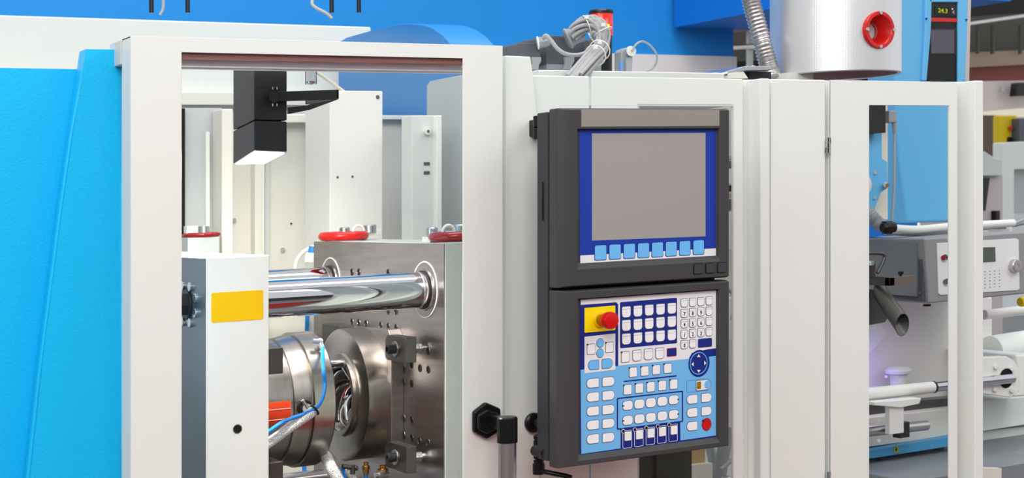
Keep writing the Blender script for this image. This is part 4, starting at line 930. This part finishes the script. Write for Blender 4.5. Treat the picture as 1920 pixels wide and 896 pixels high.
# conveying hose, ribbed
hz = [P(1402, -40, 3.62), P(1408, 0, 3.62), P(1424, 60, 3.6), P(1440, 120, 3.58), P(1448, 150, 3.56)]
cp = catmull(hz, 36)
o = MB().path(cp, [.0265+.0022*math.sin(i*1.6) for i in range(len(cp))], n=24).build('ribbed_hose', M_satin); tagd(o, 'silver ribbed conveying hose left of the hopper', 'hose')

# ------------------------------------------------------------------ dryer behind
YR = 3.95
tdr = thing('dryer', P(1750, 415, YR), 'light blue dryer unit with black display column right of the hopper', 'dryer')
MB().S([(1678, -60), (1818, -60), (1812, 160), (1786, 416), (1702, 418), (1688, 320), (1678, 200)], YR, .14).build('body', M_dryer, tdr, bevel=.01)
MB().S([(1736, -10), (1748, -10), (1746, 60), (1738, 152), (1730, 152), (1735, 60)], YR-.012, .014).build('raised_edge', M_dryer, tdr, bevel=.004)
MB().S([(1797, -10), (1816, -10), (1814, 80), (1808, 158), (1797, 154)], YR-.012, .014).build('raised_edge', M_dryer, tdr, bevel=.004)
MB().S([(1743, -12), (1797, -12), (1797, 4), (1743, 4)], YR-.012, .014).build('raised_edge', M_dryer, tdr, bevel=.003)
MB().S([(1743, 4), (1797, 6), (1797, 152), (1737, 152), (1741, 80)], YR-.004, .006).build('display_column', M_black, tdr)
MB().S([(1744, 9), (1793, 10), (1793, 30), (1744, 30)], YR-.007, .004).build('display_frame', M_blackm, tdr, bevel=.001)
MB().S([(1753, 12), (1783, 13), (1783, 28), (1753, 27)], YR-.009, .003).build('display', M_black, tdr)
text('24.3', .021, tuple(Vector(P(1768, 20.5, YR-.010))), M_disp, 'display_digits', tdr, squeeze=1.3)
text('C', .012, tuple(Vector(P(1788, 23, YR-.010))), M_wtie, 'unit_mark', tdr); MB().rbox(1784.5, 15.5, 1787, 18, YR-.0085, .001).build('unit_mark', M_wtie, tdr)
MB().S([(1743, 33), (1797, 34.5), (1797, 41.5), (1742, 40)], YR-.007, .004).build('red_stripe', M_red, tdr, label='red stripe')
MB().S([(1744, 53), (1793, 53), (1793, 103), (1743, 103)], YR-.007, .003).build('window_frame', M_blackm, tdr, bevel=.001)
MB().S([(1746, 56), (1789, 56), (1789, 100), (1746, 100)], YR-.009, .003).build('window', mat('violet_grey_window', (84, 80, 92), .2), tdr)
for x, y in ((1737, 35), (1812, 37)): MB().cyl(P(x, y, YR-.016), P(x, y, YR-.01), .004, n=12).build('screw', M_royal, tdr)
MB().S([(1812, -60), (1822, -60), (1817, 155), (1808, 155)], YR+.14, .1).build('rear_edge', M_pink, tdr)

o = MB().S([(1600, 160), (1720, 160), (1720, 900), (1600, 900)], 4.5, .03).build('backboard', M_back2); tagd(o, 'deep blue board visible between the cord and the light blue dryer edge', 'board')
# ------------------------------------------------------------------ seen through the right window: injection unit
def ip(name, px, Y, th, m, label, cat, bevel=.002):
    o = MB().S(px, Y, th).build(name, m, bevel=bevel); tagd(o, label, cat); return o
ip('black_box', [(1610, 190), (1661, 190), (1661, 249), (1610, 249)], 3.5, .1, M_blackm, 'matt black square box at the upper left of the right window', 'box')
ip('support_plate', [(1610, 190), (1665, 190), (1665, 412), (1610, 412)], 3.62, .03, M_cream, 'cream upright plate behind the light blue bracket', 'plate')
t = thing('blue_bracket', P(1640, 398, 3.55), 'light blue angular bracket plate with bolts and round sight window', 'bracket')
MB().S([(1600, 249), (1654, 249), (1654, 297), (1664, 303), (1665, 352), (1652, 361), (1640, 392), (1630, 398), (1600, 398)], 3.55, .03).build('plate', M_dryer, t, bevel=.002)
MB().lathe(P(1619, 347, 3.545), (0, -1, 0), [(0, .002), (.028, .002), (.034, 0), (.034, -.006)], 32).build('sight_window', M_white2, t)
for x, y in ((1641, 324), (1640, 371)): MB().cyl(P(x, y, 3.545), P(x, y, 3.56), .005, n=6).build('bolt', M_zinc, t)
MB().cyl(P(1661, 347, 3.53), P(1661, 347, 3.56), .009, n=6).build('bolt', M_zinc, t, bevel=.001); MB().cyl(P(1664, 347, 3.52), P(1664, 347, 3.53), .006, n=12).build('bolt', M_brass, t)
t = thing('cord_plug', P(1672, 411, 3.55), 'grey angled plug with thin cord hanging beside the bracket', 'plug')
MB().rbox(1667, 207, 1682, 230, 3.54, .03).build('head', M_greypl, t, bevel=.004); MB().cyl(P(1677, 229, 3.55), P(1677.5, 250, 3.55), .0085, .006, n=14).build('collar', M_greypl, t)
MB().path(catmull(px3([(1677, 250, 3.55), (1677, 300, 3.55), (1676, 360, 3.55), (1672, 414, 3.55)])), .004, n=10).build('cord', M_cable, t)
# ribbed grey duct and white pipe
cp = catmull(px3([(1606, 368, 3.6), (1628, 398, 3.56), (1642, 414, 3.54), (1652, 424, 3.52)]), 14)
o = MB().path(cp, [.02+.0015*math.sin(i*2.1) for i in range(len(cp))], n=18).build('grey_duct', M_greypl); tagd(o, 'ribbed grey duct coming down to the black plug', 'duct')
t = thing('black_plug', P(1671, 438, 3.44), 'glossy black round plug lying on the grey control box', 'plug')
MB().lathe(P(1654, 427, 3.44), (1, 0, 0), [(0, 0), (.012, 0), (.0195, .008), (.0195, .03), (.016, .034), (.016, .046), (0, .046)], 24).build('body', M_black, t)
for k in range(6): w = k*math.pi/3; q = P(1654, 427, 3.46); MB().box(q[0]+.01, q[0]+.03, q[1]+.019*math.cos(w)-.003, q[1]+.019*math.cos(w)+.003, q[2]+.019*math.sin(w)-.003, q[2]+.019*math.sin(w)+.003).build('grip_rib', M_blackm, t)
o = MB().path(catmull(px3([(1676, 428, 3.55), (1720, 430, 3.57), (1790, 424, 3.6), (1900, 418, 3.6)])), .0125, n=18).build('white_pipe', M_wtie); tagd(o, 'white pipe running right over the grey control box', 'pipe')
o = MB().path(catmull(px3([(1660, 436, 3.6), (1720, 438, 3.6), (1790, 436, 3.62), (1850, 436, 3.6)])), .008, n=12).build('white_pipe', M_greyp); tagd(o, 'thin pale pipe under the thicker white pipe', 'pipe')
o = MB().path(catmull(px3([(1835, 424, 3.7), (1880, 425, 3.7), (1930, 415, 3.7)])), .008, n=12).build('grey_pipe', M_greypl); tagd(o, 'grey pipe over the control box at the right edge', 'pipe')
o = MB().path(catmull(px3([(1835, 430, 3.66), (1890, 422, 3.66), (1930, 408, 3.66)])), .005, n=12).build('grey_pipe', M_cable); tagd(o, 'thin rising grey tube right of the last white post', 'pipe')
o = MB().rbox(1892, 414, 1898, 434, 3.64, .012).build('pipe_clip', M_wtie); tagd(o, 'white upright clip holding the pipes at the right edge', 'clip')
# control box
tcb = thing('heater_control_box', P(1800, 572, 3.4), 'grey control box with silver knob, display and two lamps inside the machine', 'control box')
YQ = 3.42; XQ = P(1741, 500, YQ)[0]
MB().S([(1733, 447), (1930, 434), (1930, 550), (1741, 569)], YQ, .3).build('body', mat('box_grey', (146, 146, 148), .45, var=.02), tcb, bevel=.006)
dq = PX(1630, 440, XQ-.02)
MB().prism([(XQ-.012, YQ+.012, P(1727, 449, YQ)[2]), (XQ-.012, YQ+.012, P(1735, 566, YQ)[2]), (XQ-.012, YQ+.32, P(1735, 556, YQ)[2]), (XQ-.012, YQ+.32, P(1727, 444, YQ)[2])], (.012, 0, 0)).build('corner_trim', mat('slate', (84, 88, 96), .4), tcb, bevel=.002)
MB().prism([(XQ-.02, YQ+.03, P(1727, 455, YQ)[2]), (XQ-.02, YQ+.03, P(1735, 556, YQ)[2]), (XQ-.02, YQ+.6, P(1735, 552, YQ)[2]), (XQ-.02, YQ+.6, P(1727, 440, YQ)[2])], (.01, 0, 0)).build('side_sheet', mat('side_sheet_grey', (150, 154, 154), .35, .6, var=.1), tcb, bevel=.001)
MB().S([(1757, 456), (1905, 447), (1910, 449), (1912, 541), (1908, 544), (1764, 553), (1760, 550)], YQ-.003, .004).build('faceplate', M_print, tcb, bevel=.001)
MB().S([(1835, 464), (1866, 463), (1867, 490), (1835, 492)], YQ-.005, .004).build('display', M_lcd, tcb)
g = MB(); kp = P(1898, 498, YQ); g.lathe(kp, (0, -1, 0), [(0, 0), (.021, 0), (.0205, .02), (.0185, .022), (.004, .0225), (0, .022)], 36); g.build('knob', M_satin, tcb, label='silver rotary knob')
for (x, y), m in (((1769, 483), M_redk), ((1773, 528), M_greydk)):
    g = MB(); g.lathe(P(x, y, YQ), (0, -1, 0), [(0, .004), (.009, .004), (.0105, .008), (.0115, .006), (.0115, 0)], 24); g.build('lamp_bezel', M_chrome, tcb)
    g = MB(); g.cyl(P(x, y, YQ-.002), P(x, y, YQ-.009), .0075, n=20); g.build('lamp_lens', m, tcb)
for r in range(6):
    for c in range(4): 
        p = P(1846+c*9, 510+r*6-c*.7, YQ-.0035); MB().box(p[0], p[0]+.006-(.002 if (r+c) % 2 else 0), p[1], p[1]+.001, p[2], p[2]+.0022).build('printed_mark', M_greydk, tcb)
MB().cyl(P(1738, 570, YQ+.04), P(1738, 574, YQ+.04), .012, n=16).build('foot', M_black, tcb)
MB().cyl(PX(1724, 549, XQ-.022), PX(1725, 549, XQ-.018), .003, n=10).build('screw', M_zinc, tcb)
# handle, plate, chute
t = thing('nozzle_lever', P(1650, 517, 3.45), 'dark bent lever handle above the slotted steel plate', 'lever')
MB().path(catmull(px3([(1615, 475, 3.42), (1650, 475, 3.42), (1658, 480, 3.42), (1655, 492, 3.42), (1645, 512, 3.42)]), 5), .0055, n=12).build('rod', M_steeld, t)
MB().rbox(1620, 495, 1642, 520, 3.44, .03).build('boss', M_steeld, t, bevel=.002); MB().cyl(P(1634, 489, 3.43), P(1634, 497, 3.43), .008, n=6).build('nut', M_zinc, t)
t = thing('chute_plate', P(1690, 535, 3.38), 'thick brown-grey steel plate with small black knob over the chute', 'plate')
MB().S([(1668, 520), (1716, 516), (1716, 531), (1668, 536)], 3.36, .02).build('plate', mat('warm_steel', (130, 118, 112), .4, .6), t, bevel=.001)
MB().prism([P(1668, 520, 3.36), P(1668, 536, 3.36), (P(1668, 536, 3.36)[0], 3.6, P(1668, 536, 3.36)[2]), (P(1668, 520, 3.36)[0], 3.6, P(1668, 520, 3.36)[2])], (.02, 0, 0)).build('plate', M_steeld, t, bevel=.001)
MB().lathe(P(1689, 519, 3.37), (0, 0, 1), [(0, 0), (.004, 0), (.004, .006), (.0085, .008), (.0085, .016), (0, .017)], 20).build('knob', M_black, t)
t = thing('discharge_chute', P(1693, 636, 3.35), 'dark steel tube chute with open oval mouth pointing down right', 'chute')
c0 = Vector(P(1692, 609, 3.36)); c1 = Vector(P(1648, 545, 3.44)); ax = (c0-c1).normalized()
RC = .0215
mbt = MB(); vs = []; n = 40
fa = Vector((.72, -.68, .12)).normalized()   # mouth normal
up = Vector((0, 0, 1)); e1 = ax.cross(Vector((0, 1, 0))).normalized(); e2 = ax.cross(e1)
rings = []
for gap in (0, .0018):
    for far in (0, 1):
        for k in range(n):
            w = 2*math.pi*k/n; k_ = .85 if far else 1
            o_ = Vector(((.021*k_-gap)*math.cos(w), -.006*math.cos(w)-.004*math.sin(w), (.034*k_-gap)*math.sin(w)))
            vs.append(tuple((c1 if far else c0)+o_))
fs = []
for k in range(n):
    b = (k+1) % n
    fs += [(k, b, n+b, n+k), (2*n+k, 2*n+b, 3*n+b, 3*n+k), (k, b, 2*n+b, 2*n+k)]
mbt.add(vs, fs).build('tube', mat('chute_steel', (100, 98, 94), .35, .7, var=.1), t)
MB().S([(1618, 540), (1662, 545), (1676, 580), (1660, 604), (1618, 612)], 3.46, .05).build('inner_block', M_steeld, t, bevel=.002)
# white cast body
tib = thing('injection_body', P(1700, 720, 3.8), 'large white cast body of the injection unit behind the dark chute', 'machine body')
MB().S([(1500, 570), (1812, 548), (1862, 556), (1862, 720), (1812, 760), (1500, 790)], 3.75, .5).build('casting', MATS['platen_white'], tib, bevel=.01)
MB().lathe(P(1684, 712, 3.68), (0, 0, 1), [(.03, -.06), (.024, .0), (.028, .016), (.04, .022), (.044, .032), (.03, .042), (0, .046)], 32).build('dome', M_white, tib)
MB().S([(1600, 612), (1652, 606), (1665, 625), (1600, 700)], 3.7, .04).build('shoulder', M_white, tib, bevel=.006)
o = MB().cyl(P(1661, 706, 3.66), P(1662, 706, 3.665), .004, n=12).build('indicator', M_purple, tib)
li = bpy.data.lights.new('indicator_light', 'POINT'); li.energy = .35; li.color = (.45, .3, 1); li.shadow_soft_size = .02
lo = bpy.data.objects.new('indicator_light', li); COL.objects.link(lo); lo.location = W(P(1640, 700, 3.64))
# rod with white sleeve
t = thing('piston_rod', P(1750, 740, 3.42), 'chrome piston rod with white sleeve crossing the right window', 'rod')
pa_, pb_, pc2 = Vector(P(1560, 746, 3.42)), Vector(P(1748, 726, 3.42)), Vector(P(1886, 711, 3.42))
MB().cyl(pa_, pb_, .0205, .0175, n=32).build('sleeve', M_wtie, t)
MB().cyl(pb_, pb_+(pc2-pb_).normalized()*.008, .0182, n=32).build('ring', M_blackm, t)
MB().cyl(pb_+(pc2-pb_).normalized()*.008, pc2+Vector((.03, 0, .001)), .0155, n=32).build('shaft', M_chrome, t)
t = thing('rod_bracket', P(1880, 745, 3.4), 'white rounded bracket with four bolts and black bore at the right edge', 'bracket')
MB().S([(1830, 671), (1888, 668), (1902, 676), (1910, 690), (1910, 735), (1895, 745), (1830, 736)], 3.43, .04).build('plate', M_white, t, bevel=.003)
MB().S([(1905, 665), (1960, 665), (1960, 740), (1900, 744), (1909, 735), (1909, 690)], 3.45, .3).build('barrel_housing', M_white, t, bevel=.006)
MB().lathe(P(1887, 709, 3.428), (0, -1, 0), [(0, .0), (.028, 0), (.029, .001), (.031, .0)], 32).build('bore', M_hole, t)
for x, y in ((1868, 688), (1898, 691), (1898, 732), (1866, 730)): MB().cyl(P(x, y, 3.42), P(x, y, 3.43), .007, n=16).build('bolt', M_wtie, t, bevel=.001)
o = MB().path(px3([(1858, 660, 3.7), (1950, 645, 3.7)]), .055, n=32).build('white_cylinder', M_white); tagd(o, 'thick white cylinder above the rod bracket at the right edge', 'cylinder')
o = MB().path(px3([(1845, 590, 3.6), (1950, 578, 3.6)]), .016, n=20).build('white_rail', M_wtie); tagd(o, 'white round rail under the grey control box at the right edge', 'rail')
t = thing('yellow_plug', P(1918, 574, 3.5), 'bright yellow cap at the right edge below the control box', 'cap')
MB().lathe(P(1912, 566, 3.5), (1, 0, 0), [(0, 0), (.013, 0), (.016, .004), (.016, .02), (0, .02)], 12).build('cap', M_yel2, t)
# lower structure
ip('dark_guide', [(1560, 765), (1800, 744), (1800, 762), (1560, 790)], 3.6, .05, M_steeld, 'dark steel guide strip below the white sleeve', 'guide')
t = thing('hanger', P(1681, 815, 3.36), 'white hanger bracket with black block under the rod sleeve', 'bracket')
MB().rbox(1668, 762, 1695, 815, 3.37, .02).build('bracket', M_wtie, t, bevel=.002); MB().S([(1640, 754), (1728, 746), (1724, 757), (1690, 764), (1640, 760)], 3.36, .04).build('shelf', M_white, t, bevel=.002)
MB().rbox(1687, 793, 1706, 822, 3.4, .03).build('block', M_blackm, t, bevel=.002)
t = thing('small_cylinder', P(1690, 815, 3.45), 'grey round actuator lying behind the white hanger bracket', 'actuator')
MB().cyl(P(1600, 812, 3.46), P(1738, 797, 3.46), .0155, n=28).build('body', M_satin, t, bevel=.002)
for x, y in ((1648, 788), (1648, 826)): MB().cyl(P(x, y, 3.44), P(x, y, 3.46), .006, n=6).build('nut', M_zinc, t)
ip('bed_beam', [(1560, 791), (1800, 764), (1800, 815), (1560, 847)], 3.55, .1, M_cream, 'cream longitudinal beam behind the grey actuator', 'beam')
ip('bed_beam', [(1800, 755), (1960, 741), (1960, 790), (1800, 815)], 3.6, .1, M_white, 'pale beam under the rod bracket at the right edge', 'beam')
t = thing('bed_bracket', P(1880, 840, 3.6), 'pale angle bracket with bolt low at the right edge', 'bracket')
MB().S([(1800, 812), (1960, 796), (1960, 852), (1910, 846), (1800, 826)], 3.62, .05).build('plate', M_white2, t, bevel=.002)
MB().S([(1800, 826), (1910, 844), (1960, 850), (1960, 856), (1905, 850), (1800, 832)], 3.58, .04).build('flange', M_white, t, bevel=.001)
MB().cyl(P(1890, 828, 3.6), P(1890, 828, 3.63), .009, n=6).build('bolt', M_zinc, t)
t = thing('transformer_box', P(1700, 858, 3.5), 'light blue flat box with yellow warning triangle on the grey deck', 'box')
MB().S([(1560, 851), (1645, 842), (1800, 815), (1800, 834), (1645, 858), (1560, 868)], 3.52, .2).build('body', mat('box_blue', (70, 150, 200), .4), t, bevel=.002)
MB().S([(1681, 833), (1687, 847), (1675, 849)], 3.518, .002).build('warning_triangle', M_green, t)
MB().S([(1681, 838), (1682.5, 845), (1679.5, 845.5)], 3.5165, .002).build('warning_mark', M_ink, t)
for x, y in ((1650, 858), (1760, 840)): MB().rbox(x, y, x+10, y+5, 3.54, .02).build('foot', M_black, t)
# machine frame
zd = P(1645, 864, 3.55)[2]
MB().box(P(1590, 870, 3.5)[0], 5.2, 3.25, 5.0, 0, zd).build('deck', M_deck, tmf, bevel=.004, label='grey deck below the injection unit')
MB().box(.9, 2.35, 3.25, 4.6, 0, .549).build('base', mat('oily_base', (92, 90, 88), .5, var=.2), tmf, bevel=.004)
MB().box(2.351, P(1590, 870, 3.5)[0]-.001, 3.25, 4.6, 0, .5).build('base', M_white2, tmf)
o = MB().S([(1842, 877), (1878, 878), (1878, 910), (1842, 910)], 3.23, .02).build('cream_block', M_cream); tagd(o, 'cream block in front of the deck at the bottom right corner', 'block')
